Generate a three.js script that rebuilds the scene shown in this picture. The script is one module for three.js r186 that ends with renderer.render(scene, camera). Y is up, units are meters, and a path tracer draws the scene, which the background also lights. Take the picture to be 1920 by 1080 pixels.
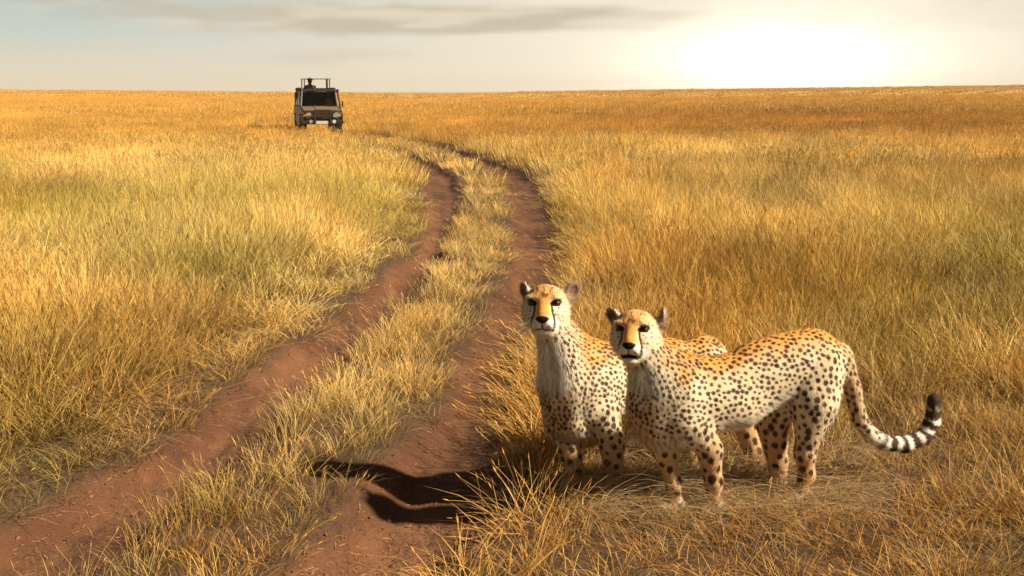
import * as THREE from 'three';
import { mergeGeometries } from 'three/addons/utils/BufferGeometryUtils.js';
import { RoundedBoxGeometry } from 'three/addons/geometries/RoundedBoxGeometry.js';

// ---------------------------------------------------------------- random numbers and noise
function rng(seed) {
  let s = seed >>> 0;
  return () => { s = (s + 0x6d2b79f5) | 0; let t = Math.imul(s ^ (s >>> 15), 1 | s); t = (t + Math.imul(t ^ (t >>> 7), 61 | t)) ^ t; return ((t ^ (t >>> 14)) >>> 0) / 4294967296; };
}
const clamp = (x, a = 0, b = 1) => Math.min(b, Math.max(a, x));
const lerp = (a, b, t) => a + (b - a) * t;
const smooth = (a, b, x) => { const t = clamp((x - a) / (b - a)); return t * t * (3 - 2 * t); };
const mix3 = (a, b, t) => [lerp(a[0], b[0], t), lerp(a[1], b[1], t), lerp(a[2], b[2], t)];
function hash3(x, y, z) {
  let h = Math.imul(x, 374761393) ^ Math.imul(y, 668265263) ^ Math.imul(z, 2147483647 - 1013);
  h = Math.imul(h ^ (h >>> 13), 1274126177); h ^= h >>> 16;
  return (h >>> 0) / 4294967296;
}
function noise3(x, y, z) {
  const ix = Math.floor(x), iy = Math.floor(y), iz = Math.floor(z);
  let u = x - ix, v = y - iy, w = z - iz;
  u = u * u * (3 - 2 * u); v = v * v * (3 - 2 * v); w = w * w * (3 - 2 * w);
  const l = (a, b, t) => a + (b - a) * t;
  const a = l(hash3(ix, iy, iz), hash3(ix + 1, iy, iz), u), b = l(hash3(ix, iy + 1, iz), hash3(ix + 1, iy + 1, iz), u);
  const c = l(hash3(ix, iy, iz + 1), hash3(ix + 1, iy, iz + 1), u), d = l(hash3(ix, iy + 1, iz + 1), hash3(ix + 1, iy + 1, iz + 1), u);
  return l(l(a, b, v), l(c, d, v), w) * 2 - 1;
}
function noise2(x, y) {
  const ix = Math.floor(x), iy = Math.floor(y);
  let u = x - ix, v = y - iy;
  u = u * u * (3 - 2 * u); v = v * v * (3 - 2 * v);
  const a = hash3(ix, iy, 17), b = hash3(ix + 1, iy, 17), c = hash3(ix, iy + 1, 17), d = hash3(ix + 1, iy + 1, 17);
  return (a + (b - a) * u + (c - a + (a - b - c + d) * u) * v) * 2 - 1;
}
const fbm = (x, y, n = 4) => { let s = 0, a = 0.5; for (let i = 0; i < n; i++) { s += a * noise2(x, y); x = x * 2.03 + 7.1; y = y * 2.03 - 3.7; a *= 0.5; } return s; };

// ---------------------------------------------------------------- camera, sky, sun, exposure
const scene = new THREE.Scene();
const EYE = 1.6, F = 2436, HORIZON = 174;                         // eye height; focal length and horizon of a 1920 x 1080 picture
const camera = new THREE.PerspectiveCamera(2 * Math.atan(540 / F) * 180 / Math.PI, 16 / 9, 0.1, 3000);
camera.position.set(0, EYE, 0);
const PITCH = Math.atan((540 - HORIZON) / F);
camera.rotation.x = -PITCH;
camera.updateMatrixWorld(true);

const SUN = new THREE.Vector3(0.85, 0.67, 0.24).normalize();       // high to the right, a little behind the camera
const sun = new THREE.DirectionalLight(new THREE.Color().setRGB(1, 0.86, 0.62), 5);
sun.name = 'sun';
sun.position.copy(SUN).multiplyScalar(60).add(new THREE.Vector3(0, 0, -12));
sun.target.position.set(0, 0, -12);
sun.castShadow = true;
sun.shadow.mapSize.set(4096, 4096);
Object.assign(sun.shadow.camera, { left: -45, right: 45, top: 45, bottom: -45, near: 1, far: 140 });
sun.shadow.radius = 4;
scene.add(sun, sun.target);

const GLOW = new THREE.Vector3(Math.sin(0.205), 0.018, -Math.cos(0.205)).normalize();   // the bright patch of haze low in the sky
function skyTexture() {
  const W = 4096, H = 2048, data = new Float32Array(W * H * 4);
  const low = [0.45, 0.405, 0.325], mid = [0.29, 0.35, 0.345], top = [0.032, 0.031, 0.030], glowC = [0.66, 0.60, 0.48];
  for (let r = 0; r < H; r++) {
    const el = ((r + 0.5) / H - 0.5) * Math.PI, y = Math.sin(el), ce = Math.cos(el), deg = el * 180 / Math.PI;
    for (let c = 0; c < W; c++) {
      const o = (r * W + c) * 4; data[o + 3] = 1;
      if (deg < -1) { data[o] = 0.2; data[o + 1] = 0.15; data[o + 2] = 0.1; continue; }
      const az = ((c + 0.5) / W - 0.5) * 2 * Math.PI, x = Math.cos(az) * ce, z = Math.sin(az) * ce;
      const e = Math.max(0, deg);
      let col = mix3(mix3(low, mid, smooth(0.3, 3.8, e) * smooth(0.12, -0.35, Math.atan2(x, -z))), top, smooth(3.6, 26, e) ** 0.6);
      // warm haze round the bright patch, wide across and low
      const ga = Math.atan2(x, -z) - 0.205, ge = (deg - 1.05) * Math.PI / 180;
      const wide = Math.exp(-((ga / 0.27) ** 2) - (ge / 0.10) ** 2), core = Math.exp(-(((ga / 0.085) ** 2 + (ge / 0.030) ** 2) ** 0.8));
      col = mix3(col, [0.57, 0.515, 0.42], 0.85 * wide);
      for (let k = 0; k < 3; k++) col[k] += glowC[k] * core * 0.95;
      // the real sun's own haze, out of the picture
      const s = x * SUN.x + y * SUN.y + z * SUN.z, aur = Math.exp((s - 1) * 14);
      for (let k = 0; k < 3; k++) col[k] += [0.3, 0.25, 0.17][k] * aur;
      // streaky cloud layers, stretched by distance
      if (deg > 0.4) {
        const k = 1 / (y + 0.03), cx = x * k, cz = z * k, aa = Math.atan2(x, -z);
        let dens = fbm(aa * 7.5 + 3.1 + 0.35 * fbm(aa * 30, deg * 1.6, 3), deg * 0.62 + 4.2 + 0.2 * fbm(aa * 16, deg * 3, 3), 5);
        const high = fbm(cx * 0.7 + 9, cz * 0.7 - 2, 5);
        const nearMix = smooth(5, 14, deg);
        let m = lerp(dens, high, nearMix);
        // one bank of cloud ahead, above the horizon
        const bank = Math.exp(-(((aa + 0.035) / 0.18) ** 2) - ((deg - 3.1 - 0.2 * fbm(aa * 18, 3.3, 3)) / 0.6) ** 4);
        m = smooth(0.0, 0.75, 0.7 * m + bank * 0.95 + 0.2 * (1 - nearMix) * smooth(2.2, 3.6, deg));
        const cc = mix3([0.335, 0.29, 0.22], [0.47, 0.42, 0.33], smooth(-0.2, 0.4, fbm(aa * 16 + 5, deg * 2.4, 4)) * 0.7);
        const lit = mix3(cc, [0.13, 0.12, 0.11], smooth(4, 18, deg) * 0.9);
        const amount = 0.92 * m * smooth(0.6, 1.6, deg) * (1 - 0.75 * core);
        col = mix3(col, lit, amount * lerp(1, 0.5, nearMix));
      }
      const turned = 0.78 + 0.22 * Math.cos(Math.atan2(x, -z) - 0.205);           // dimmer away from the light
      col = col.map((q) => q * turned);
      data[o] = col[0]; data[o + 1] = col[1]; data[o + 2] = col[2];
    }
  }
  const t = new THREE.DataTexture(data, W, H, THREE.RGBAFormat, THREE.FloatType);
  t.mapping = THREE.EquirectangularReflectionMapping;
  t.magFilter = t.minFilter = THREE.LinearFilter;
  t.needsUpdate = true;
  return t;
}
scene.background = scene.environment = skyTexture();

scene.fog = new THREE.FogExp2(new THREE.Color().setRGB(1, 0.86, 0.66), 0.00028);

const renderer = new THREE.WebGLRenderer({ antialias: true });
renderer.toneMapping = THREE.LinearToneMapping;
renderer.toneMappingExposure = 1.8;
renderer.shadowMap.enabled = true;
renderer.setSize(1024, 576);

// ---------------------------------------------------------------- naming
const used = {};
function numbered(name) { const n = used[name] = (used[name] ?? -1) + 1; return n ? name + '_' + String(n).padStart(3, '0') : name; }
function shade(o) { o.traverse((m) => { if (m.isMesh) m.castShadow = m.receiveShadow = true; }); return o; }
function thing(name, label, category, position = [0, 0, 0], group) {
  const o = new THREE.Group(); o.name = numbered(name); o.position.set(...position);
  o.userData = { label, category }; if (group) o.userData.group = group;
  scene.add(o); return o;
}
function part(name, geometry, material, parent) {
  const m = new THREE.Mesh(geometry, material); m.name = name; m.castShadow = m.receiveShadow = true; parent.add(m); return m;
}

// ---------------------------------------------------------------- lie of the land
function land(x, z) {
  const d = -z;
  let h = -0.22 * Math.exp(-(((x + 8) / 14) ** 2) - ((d - 53) / 13) ** 2);          // hollow where the vehicle stands
  const far = smooth(75, 430, d), s = x + 0.067 * z;
  h += far * (0.0125 * Math.max(0, x + 0.06 * d) + 0.0075 * Math.max(0, -(x + 0.06 * d)) + 1.0);
  h += 0.25 * smooth(60, 160, d) * noise2(x / 90 + 3, z / 70) + 0.35 * smooth(150, 400, d) * fbm(x / 46 + 1, z / 60, 3);
  return h;
}
// a picture point to the place on the ground that it shows, and to a place at a given distance ahead
function ray(px, py) { return new THREE.Vector3((px - 960) / F, -(py - 540) / F, -1).applyMatrix4(new THREE.Matrix4().extractRotation(camera.matrixWorld)); }
function onGround(px, py) {
  const d = ray(px, py); let h = 0, t = 0;
  for (let i = 0; i < 12; i++) { t = (EYE - h) / -d.y; h = land(d.x * t, d.z * t); }
  return new THREE.Vector3(d.x * t, h, d.z * t);
}
function ahead(px, py, depth) { const d = ray(px, py), t = depth / -d.z; return new THREE.Vector3(d.x * t, EYE + d.y * t, -depth); }

// the four edges of the two wheel ruts, as x over distance: picture rows, each with the left and right edge of the left and of the right rut
const rutRows = [
  [1080, -190, 170, 560, 835], [1015, -30, 285, 615, 880], [955, 85, 300, 672, 925], [890, 205, 420, 715, 945], [840, 298, 490, 765, 958], [790, 370, 540, 812, 972],
  [740, 428, 592, 842, 985], [690, 492, 645, 865, 1000], [640, 568, 705, 892, 1020], [590, 642, 745, 920, 1040], [545, 690, 782, 942, 1058], [500, 742, 824, 955, 1066],
  [470, 783, 836, 960, 1066], [430, 797, 850, 966, 1055], [390, 800, 864, 964, 1034], [360, 800, 868, 954, 1022], [335, 796, 856, 930, 1008], [315, 784, 832, 905, 965],
  [298, 755, 796, 865, 912], [284, 712, 750, 822, 868], [272, 660, 700, 780, 815], [260, 600, 640, 700, 735], [250, 556, 584, 622, 650],
].map((r) => { const p = r.slice(1).map((x) => onGround(x, r[0])); return [-p[0].z, p[0].x, p[1].x, p[2].x, p[3].x]; });
{ const a = rutRows[0], b = rutRows[1], t = (a[0] - 2) / (b[0] - a[0]); rutRows.unshift([2, ...a.slice(1).map((v, i) => v - (b[i + 1] - v) * t)]); }
function ruts(d) {
  if (d > rutRows[rutRows.length - 1][0] + 6) return null;
  d = clamp(d, 2, rutRows[rutRows.length - 1][0]);
  let i = 0; while (i < rutRows.length - 2 && rutRows[i + 1][0] < d) i++;
  const a = rutRows[i], b = rutRows[i + 1], t = (d - a[0]) / (b[0] - a[0]);
  return [1, 2, 3, 4].map((k) => lerp(a[k], b[k], t));
}
// how a place lies to the track: inside > 0 within a rut; zone -2 left field, -1 left rut, 0 strip, 1 right rut, 2 right field; off = metres from the rut edge
function track(x, z) {
  const e = ruts(-z); if (!e) return { inside: -9, zone: x < 0 ? -2 : 2, off: 9 };
  const w = 0.05 * noise2(x * 3.1, z * 2.1) + 0.035 * noise2(x * 9 + 5, z * 6), k = 1 / Math.sqrt(1 + ((ruts(-z + 0.4) ?? e)[1] - e[1]) ** 2 / 0.16);
  const [a, b, c, g] = e, q = x + w;
  const inside = Math.max(Math.min(q - a, b - q), Math.min(q - c, g - q)) * k;
  const zone = q < a ? -2 : q < b ? -1 : q < c ? 0 : q < g ? 1 : 2;
  const off = zone === -2 ? (a - q) * k : zone === 2 ? (q - g) * k : zone === 0 ? Math.min(q - b, c - q) * k : 0;
  return { inside, zone, off };
}
function ground(x, z) {
  const t = track(x, z), near = 1 - smooth(30, 90, -z);
  let h = land(x, z);
  if (near > 0) {
    h -= near * 0.085 * smooth(-0.06, 0.16, t.inside);
    h += near * (0.03 * fbm(x * 1.3, z * 1.3, 3) + (t.inside > -0.3 ? 0.012 * fbm(x * 7, z * 5, 3) : 0.02 * fbm(x * 5, z * 5, 2)));
    if (t.inside > 0) h -= 0.012 * Math.abs(noise2(x * 11 - z * 2, z * 1.1)) * smooth(0, 0.1, t.inside);
  }
  return h;
}

// ---------------------------------------------------------------- one sheet of ground, the two ruts cut out of it as the track
{
  const xs = [], zs = [];
  for (let x = -5.6; x < 2.6; x += 0.045) xs.push(x);
  for (let x = 2.6, s = 0.07; x < 900; x += s, s = Math.min(30, s * 1.13)) xs.push(x);
  for (let x = -5.6 - 0.07, s = 0.07; x > -900; x -= s, s = Math.min(30, s * 1.13)) xs.unshift(x);
  for (let d = -30; d < 3.4; d += 2.2) zs.push(-d);
  for (let d = 3.5; d < 1300; d += clamp(d * 0.0085, 0.03, 25)) zs.push(-d);
  const nx = xs.length, nz = zs.length, pos = new Float32Array(nx * nz * 3), col = new Float32Array(nx * nz * 3), uv = new Float32Array(nx * nz * 2);
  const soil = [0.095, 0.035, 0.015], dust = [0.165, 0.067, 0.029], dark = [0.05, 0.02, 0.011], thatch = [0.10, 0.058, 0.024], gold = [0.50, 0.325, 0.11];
  const insideOf = new Float32Array(nx * nz);
  for (let j = 0; j < nz; j++) for (let i = 0; i < nx; i++) {
    const x = xs[i], z = zs[j], o = j * nx + i, t = track(x, z);
    pos.set([x, ground(x, z), z], o * 3); uv.set([x, z], o * 2); insideOf[o] = t.inside;
    let c = mix3(soil, dust, smooth(-0.1, 0.5, fbm(x * 2.2 - z * 0.3, z * 0.9, 4) + 0.25 * smooth(0.05, 0.3, t.inside)));
    const e4 = t.zone === -1 || t.zone === 1 ? ruts(-z) : null, across = e4 ? (t.zone < 0 ? (x - e4[0]) / (e4[1] - e4[0]) : (x - e4[2]) / (e4[3] - e4[2])) : -1;
    if (e4) { // paler dust where the wheels run, in long thin lines
      const run = Math.exp(-(((across - 0.36 - 0.05 * noise2(z * 0.5, 3)) / 0.05) ** 2)) + 0.6 * Math.exp(-(((across - 0.62 - 0.04 * noise2(z * 0.4, 9)) / 0.035) ** 2)) + 0.5 * smooth(0.1, 0.6, noise2(across * 26, z * 0.35));
      c = mix3(c, [0.25, 0.11, 0.05], 0.6 * clamp(run) * (0.5 + 0.5 * noise2(x * 6, z * 2)));
    }
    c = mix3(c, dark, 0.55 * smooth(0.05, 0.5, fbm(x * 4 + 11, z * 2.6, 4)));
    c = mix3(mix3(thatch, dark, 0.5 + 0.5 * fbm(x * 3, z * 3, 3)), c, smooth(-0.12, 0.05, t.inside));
    c = mix3(c, gold, smooth(50, 220, -z));
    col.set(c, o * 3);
  }
  const idx = [], road = [];
  for (let j = 0; j + 1 < nz; j++) for (let i = 0; i + 1 < nx; i++) {
    const a = j * nx + i, b = a + 1, c = a + nx, d = c + 1;
    const rut = (insideOf[a] + insideOf[b] + insideOf[c] + insideOf[d]) > 0;
    (rut ? road : idx).push(a, b, c, b, d, c);
  }
  const whole = new THREE.BufferGeometry();
  whole.setAttribute('position', new THREE.BufferAttribute(pos, 3));
  whole.setAttribute('uv', new THREE.BufferAttribute(uv, 2));
  whole.setAttribute('color', new THREE.BufferAttribute(col, 3));
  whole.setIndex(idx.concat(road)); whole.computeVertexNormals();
  const N = 512, px = new Uint8Array(N * N * 4), R = rng(5);
  const per = (x, y, f, s) => { // noise that repeats over the texture
    const u = x * f, v = y * f, ix = Math.floor(u), iy = Math.floor(v); let a = u - ix, b = v - iy; a = a * a * (3 - 2 * a); b = b * b * (3 - 2 * b);
    const h = (i, j) => hash3(((i % f) + f) % f, ((j % f) + f) % f, s);
    return lerp(lerp(h(ix, iy), h(ix + 1, iy), a), lerp(h(ix, iy + 1), h(ix + 1, iy + 1), a), b);
  };
  for (let y = 0; y < N; y++) for (let x = 0; x < N; x++) {
    const u = x / N, v = y / N, h = 0.4 * per(u, v, 16, 1) + 0.3 * per(u, v, 47, 2) + 0.2 * per(u, v, 128, 3) + 0.1 * R();
    px.set([h * 255, h * 255, h * 255, 255], (y * N + x) * 4);
  }
  const bump = new THREE.DataTexture(px, N, N); bump.wrapS = bump.wrapT = THREE.RepeatWrapping; bump.magFilter = THREE.LinearFilter; bump.needsUpdate = true;
  const m = new THREE.MeshStandardMaterial({ name: 'red soil', vertexColors: true, roughness: 1, bumpMap: bump, bumpScale: 0.02 });
  for (const [name, list, label] of [['ground', idx, 'red brown soil of the wide plain under the dry grass'], ['dirt_track', road, 'two bare red dirt wheel ruts curving away through the grass']]) {
    const g = whole.clone(); g.setIndex(list);
    const o = new THREE.Mesh(g, m); o.name = name; o.receiveShadow = o.castShadow = true;
    o.userData = { kind: 'structure', label }; scene.add(o);
  }
}
const carSpot = onGround(602, 257);
const bare = [[carSpot.x, carSpot.z + 0.9, 1.15], [carSpot.x, carSpot.z - 0.9, 1.15], [carSpot.x, carSpot.z - 2.4, 1.15]];

// ---------------------------------------------------------------- grass
// Tufts are built once per kind and copied over the plain; nobody could count the blades.
function tuft({ n, radius, height, width, spread, curl, heads, seed, segs = 3, droop = 0, rootCol, midCol, tipCol, headCol }) {
  const R = rng(seed), pos = [], col = [], idx = [], v = new THREE.Vector3(), side = new THREE.Vector3();
  for (let b = 0; b < n; b++) {
    const a = R() * 6.283, rr = radius * Math.sqrt(R()), h = height * (0.45 + 0.6 * R() ** 0.8), out = spread * (0.25 + R()), cu = curl * (R() + 0.2);
    const dir = a + (R() - 0.5) * 2.2, x0 = Math.cos(a) * rr, z0 = Math.sin(a) * rr, w = width * (0.6 + 0.7 * R()), tint = 0.72 + 0.5 * R(), face = R() * 6.283;
    side.set(Math.cos(face), 0, Math.sin(face));
    const base = pos.length / 3, isHead = R() < heads, S = segs;
    for (let s = 0; s <= S; s++) {
      const t = s / S, lean = out * t + cu * t * t;
      v.set(x0 + Math.cos(dir) * lean * h, h * (t - 0.30 * lean * t * t - droop * t * t * t), z0 + Math.sin(dir) * lean * h);
      const ww = w * (isHead ? (0.55 - 0.2 * t) : (1 - 0.35 * t - 0.55 * t * t));
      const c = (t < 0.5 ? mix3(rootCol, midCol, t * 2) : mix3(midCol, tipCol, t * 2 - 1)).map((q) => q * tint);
      if (s < S || isHead) {
        pos.push(v.x - side.x * ww / 2, v.y, v.z - side.z * ww / 2, v.x + side.x * ww / 2, v.y, v.z + side.z * ww / 2);
        col.push(...c, ...c);
        if (s) { const p = base + s * 2; idx.push(p - 2, p - 1, p, p - 1, p + 1, p); }
      } else { pos.push(v.x, v.y, v.z); col.push(...c); const p = base + s * 2; idx.push(p - 2, p - 1, p); }
    }
    if (isHead) {                                                   // a loose seed head: a slim spindle of two crossed leaves
      const c = headCol.map((q) => q * tint), L = 0.10 * h + 0.02, hw = w * 0.55 + 0.001, dx = Math.cos(dir) * (out + cu), dz = Math.sin(dir) * (out + cu);
      for (let k = 0; k < 2; k++) {
        const f = face + k * 1.57, p = pos.length / 3, sx = Math.cos(f) * hw, sz = Math.sin(f) * hw;
        pos.push(v.x, v.y - 0.01, v.z, v.x + dx * L * 0.5 - sx, v.y + L * 0.4, v.z + dz * L * 0.5 - sz, v.x + dx * L * 0.5 + sx, v.y + L * 0.4, v.z + dz * L * 0.5 + sz, v.x + dx * L, v.y + L * 0.9, v.z + dz * L);
        for (let q = 0; q < 4; q++) col.push(...c);
        idx.push(p, p + 2, p + 1, p + 1, p + 2, p + 3);
      }
    }
  }
  const g = new THREE.BufferGeometry();
  g.setAttribute('position', new THREE.BufferAttribute(new Float32Array(pos), 3));
  g.setAttribute('color', new THREE.BufferAttribute(new Float32Array(col), 3));
  g.setIndex(idx); g.computeVertexNormals();
  return g;
}
const grassMat = new THREE.MeshPhysicalMaterial({ name: 'dry grass', vertexColors: true, roughness: 0.62, transmission: 0.2, thickness: 0, side: THREE.DoubleSide, specularIntensity: 0.5 });
const W1 = [1, 1, 1];
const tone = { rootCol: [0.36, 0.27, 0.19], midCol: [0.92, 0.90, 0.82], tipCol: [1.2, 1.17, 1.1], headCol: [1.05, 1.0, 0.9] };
const kinds = {                                                     // built at the height given here, scaled to the height wanted
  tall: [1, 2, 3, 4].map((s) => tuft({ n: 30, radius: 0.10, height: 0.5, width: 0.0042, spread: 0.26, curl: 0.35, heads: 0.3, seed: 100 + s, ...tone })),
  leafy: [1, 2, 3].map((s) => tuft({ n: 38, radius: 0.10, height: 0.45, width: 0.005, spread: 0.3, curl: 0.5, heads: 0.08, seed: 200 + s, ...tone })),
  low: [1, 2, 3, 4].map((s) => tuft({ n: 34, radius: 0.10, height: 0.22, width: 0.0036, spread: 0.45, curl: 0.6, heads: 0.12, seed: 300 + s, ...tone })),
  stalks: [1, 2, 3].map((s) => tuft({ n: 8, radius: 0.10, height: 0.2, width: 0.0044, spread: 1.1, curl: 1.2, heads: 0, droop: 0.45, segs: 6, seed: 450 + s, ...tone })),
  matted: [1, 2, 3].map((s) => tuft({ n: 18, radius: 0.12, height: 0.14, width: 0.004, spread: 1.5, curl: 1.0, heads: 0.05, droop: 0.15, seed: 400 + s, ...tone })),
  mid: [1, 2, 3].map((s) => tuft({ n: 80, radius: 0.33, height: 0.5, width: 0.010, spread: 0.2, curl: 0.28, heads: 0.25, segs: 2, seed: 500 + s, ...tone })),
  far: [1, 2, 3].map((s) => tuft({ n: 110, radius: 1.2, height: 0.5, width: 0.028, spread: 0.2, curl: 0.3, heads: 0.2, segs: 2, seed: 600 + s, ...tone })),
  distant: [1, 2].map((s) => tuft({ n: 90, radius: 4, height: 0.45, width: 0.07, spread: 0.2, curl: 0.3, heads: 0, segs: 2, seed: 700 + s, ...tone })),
};
const nominal = { tall: 0.5, leafy: 0.45, low: 0.22, matted: 0.14, stalks: 0.2, mid: 0.5, far: 0.5, distant: 0.5 };
// colours of the standing grass, from place to place
const C = { gold: [0.72, 0.455, 0.11], straw: [0.93, 0.70, 0.29], olive: [0.40, 0.36, 0.075], rust: [0.52, 0.26, 0.075], amber: [0.80, 0.48, 0.12], brown: [0.34, 0.19, 0.07], grey: [0.46, 0.34, 0.22] };
// patches seen in the field: picture place and size, colour, weight
const patches = [
  [440, 520, 230, 70, 'olive', 1], [140, 420, 180, 60, 'olive', 0.6], [480, 380, 200, 40, 'olive', 0.6], [720, 440, 60, 40, 'olive', 0.6], [560, 470, 120, 40, 'olive', 0.45],
  [1700, 440, 160, 50, 'olive', 0.35], [1880, 500, 90, 60, 'olive', 0.5], [1300, 430, 180, 30, 'olive', 0.3], [1760, 600, 160, 60, 'olive', 0.3], [1640, 700, 180, 70, 'olive', 0.25],
  [60, 900, 90, 60, 'olive', 0.6], [330, 970, 70, 50, 'olive', 0.5], [640, 780, 140, 120, 'straw', 0.6], [850, 560, 70, 80, 'straw', 0.5],
  [330, 340, 260, 40, 'straw', 0.55], [560, 600, 130, 70, 'straw', 0.55], [150, 620, 160, 50, 'straw', 0.5], [560, 330, 180, 30, 'straw', 0.6], [620, 480, 160, 60, 'straw', 0.7], [330, 480, 130, 50, 'straw', 0.5], [1400, 300, 300, 20, 'straw', 0.75], [1300, 350, 220, 30, 'straw', 0.5], [880, 400, 80, 60, 'straw', 0.5], [720, 300, 120, 20, 'straw', 0.6],
  [1500, 220, 420, 22, 'rust', 0.4], [1250, 250, 260, 14, 'rust', 0.3], [1700, 250, 200, 10, 'rust', 0.4], [1840, 330, 100, 16, 'rust', 0.35], [120, 200, 220, 14, 'amber', 0.6], [1150, 520, 130, 40, 'rust', 0.3], [1640, 560, 160, 26, 'rust', 0.3], [1480, 410, 320, 60, 'straw', 0.65], [1750, 330, 150, 24, 'straw', 0.45], [1500, 560, 220, 60, 'gold', 0.6], [1680, 760, 130, 80, 'straw', 0.45], [60, 380, 80, 20, 'brown', 0.5],
  [300, 800, 170, 70, 'rust', 0.45], [560, 660, 120, 60, 'rust', 0.3], [330, 640, 120, 50, 'brown', 0.4], [900, 1060, 200, 40, 'rust', 0.6], [1500, 1060, 400, 60, 'rust', 0.55], [1780, 900, 160, 90, 'rust', 0.45], [1560, 1010, 150, 60, 'rust', 0.3], [1280, 950, 200, 40, 'grey', 0.85], [420, 1060, 170, 30, 'rust', 0.7],
];
function grassColour(x, z, R) {
  const d = -z, sx = 960 + F * x / d, sy = HORIZON + F * EYE / d;
  let c = mix3(C.gold, C.straw, smooth(-0.15, 0.5, fbm(x * 0.5 + 2, z * 0.35, 3) + 0.2));
  c = mix3(c, C.olive, (x > 0.04 * d ? 0.45 : 0.7) * smooth(0.0, 0.4, fbm(x * 0.42 + 31, z * 0.3 + 7, 4)));
  c = mix3(c, C.amber, 0.75 * smooth(18, 60, d));
  c = mix3(c, C.rust, 0.4 * smooth(0.1, 0.5, fbm(x * 0.14 + 60, z * 0.07, 3)));
  for (const [px, py, rx, ry, k, w] of patches) {
    const q = ((sx - px) / rx) ** 2 + ((sy - py) / ry) ** 2;
    if (q < 5) c = mix3(c, C[k], Math.min(0.95, w * 1.35) * Math.exp(-q * 0.8));
  }
  const calm = 1 - 0.65 * smooth(50, 130, d);
  const v = 1 + calm * (-0.34 + 0.5 * R() + 0.5 * fbm(x * 1.5, z * 1.0, 3) + 0.35 * fbm(x * 0.35 + 9, z * 0.2, 3)) - (1 - calm) * 0.05;
  const hue = (R() - 0.5) * 0.12;
  return [c[0] * v * (1 - hue * 0.4), c[1] * v * (1 + hue * 0.5), c[2] * v * (1 + hue)];
}
function meadow(name, label) {
  const o = new THREE.Group(); o.name = name; o.userData = { label, category: 'grass', kind: 'stuff' }; scene.add(o);
  const bins = new Map();
  return {
    put(kind, R, x, z, h, opt = {}) {
      const list = kinds[kind], i = Math.floor(R() * list.length), key = kind + i;
      if (!bins.has(key)) bins.set(key, { g: list[i], m: [], c: [] });
      const b = bins.get(key), q = new THREE.Quaternion().setFromEuler(new THREE.Euler((opt.leanZ ?? 0) + (R() - 0.5) * 0.12, 0, (opt.leanX ?? 0) + (R() - 0.5) * 0.16));
      q.multiply(new THREE.Quaternion().setFromAxisAngle(new THREE.Vector3(0, 1, 0), R() * 6.283));
      const s = (opt.wide ?? 1) * (0.85 + 0.3 * R());
      b.m.push(new THREE.Matrix4().compose(new THREE.Vector3(x, ground(x, z) - 0.012, z), q, new THREE.Vector3(s, h / nominal[kind], s)));
      b.c.push(opt.colour ?? grassColour(x, z, R));
    },
    done() {
      let total = 0;
      for (const { g, m, c } of bins.values()) {
        const im = new THREE.InstancedMesh(g, grassMat, m.length); im.name = 'grass_blades'; im.castShadow = im.receiveShadow = true;
        im.userData.kind = 'stuff';
        const k = new THREE.Color();
        m.forEach((q, i) => { im.setMatrixAt(i, q); im.setColorAt(i, k.setRGB(...c[i])); });
        o.add(im); total += m.length;
      }
      console.log(label, total);
    },
  };
}
const leftField = meadow('tall_grass', 'tall golden green grass filling the plain left of the wheel ruts');
const rightField = meadow('tall_grass_001', 'tall golden grass filling the plain right of the wheel ruts');
const strip = meadow('short_grass', 'low dry grass on the strip between the two wheel ruts');
const verge = meadow('short_grass_001', 'low rust brown grass at the foot of the picture, right of the ruts');
const mats = meadow('matted_grass', 'matted grey dry grass lying round the feet of the cheetahs');
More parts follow.
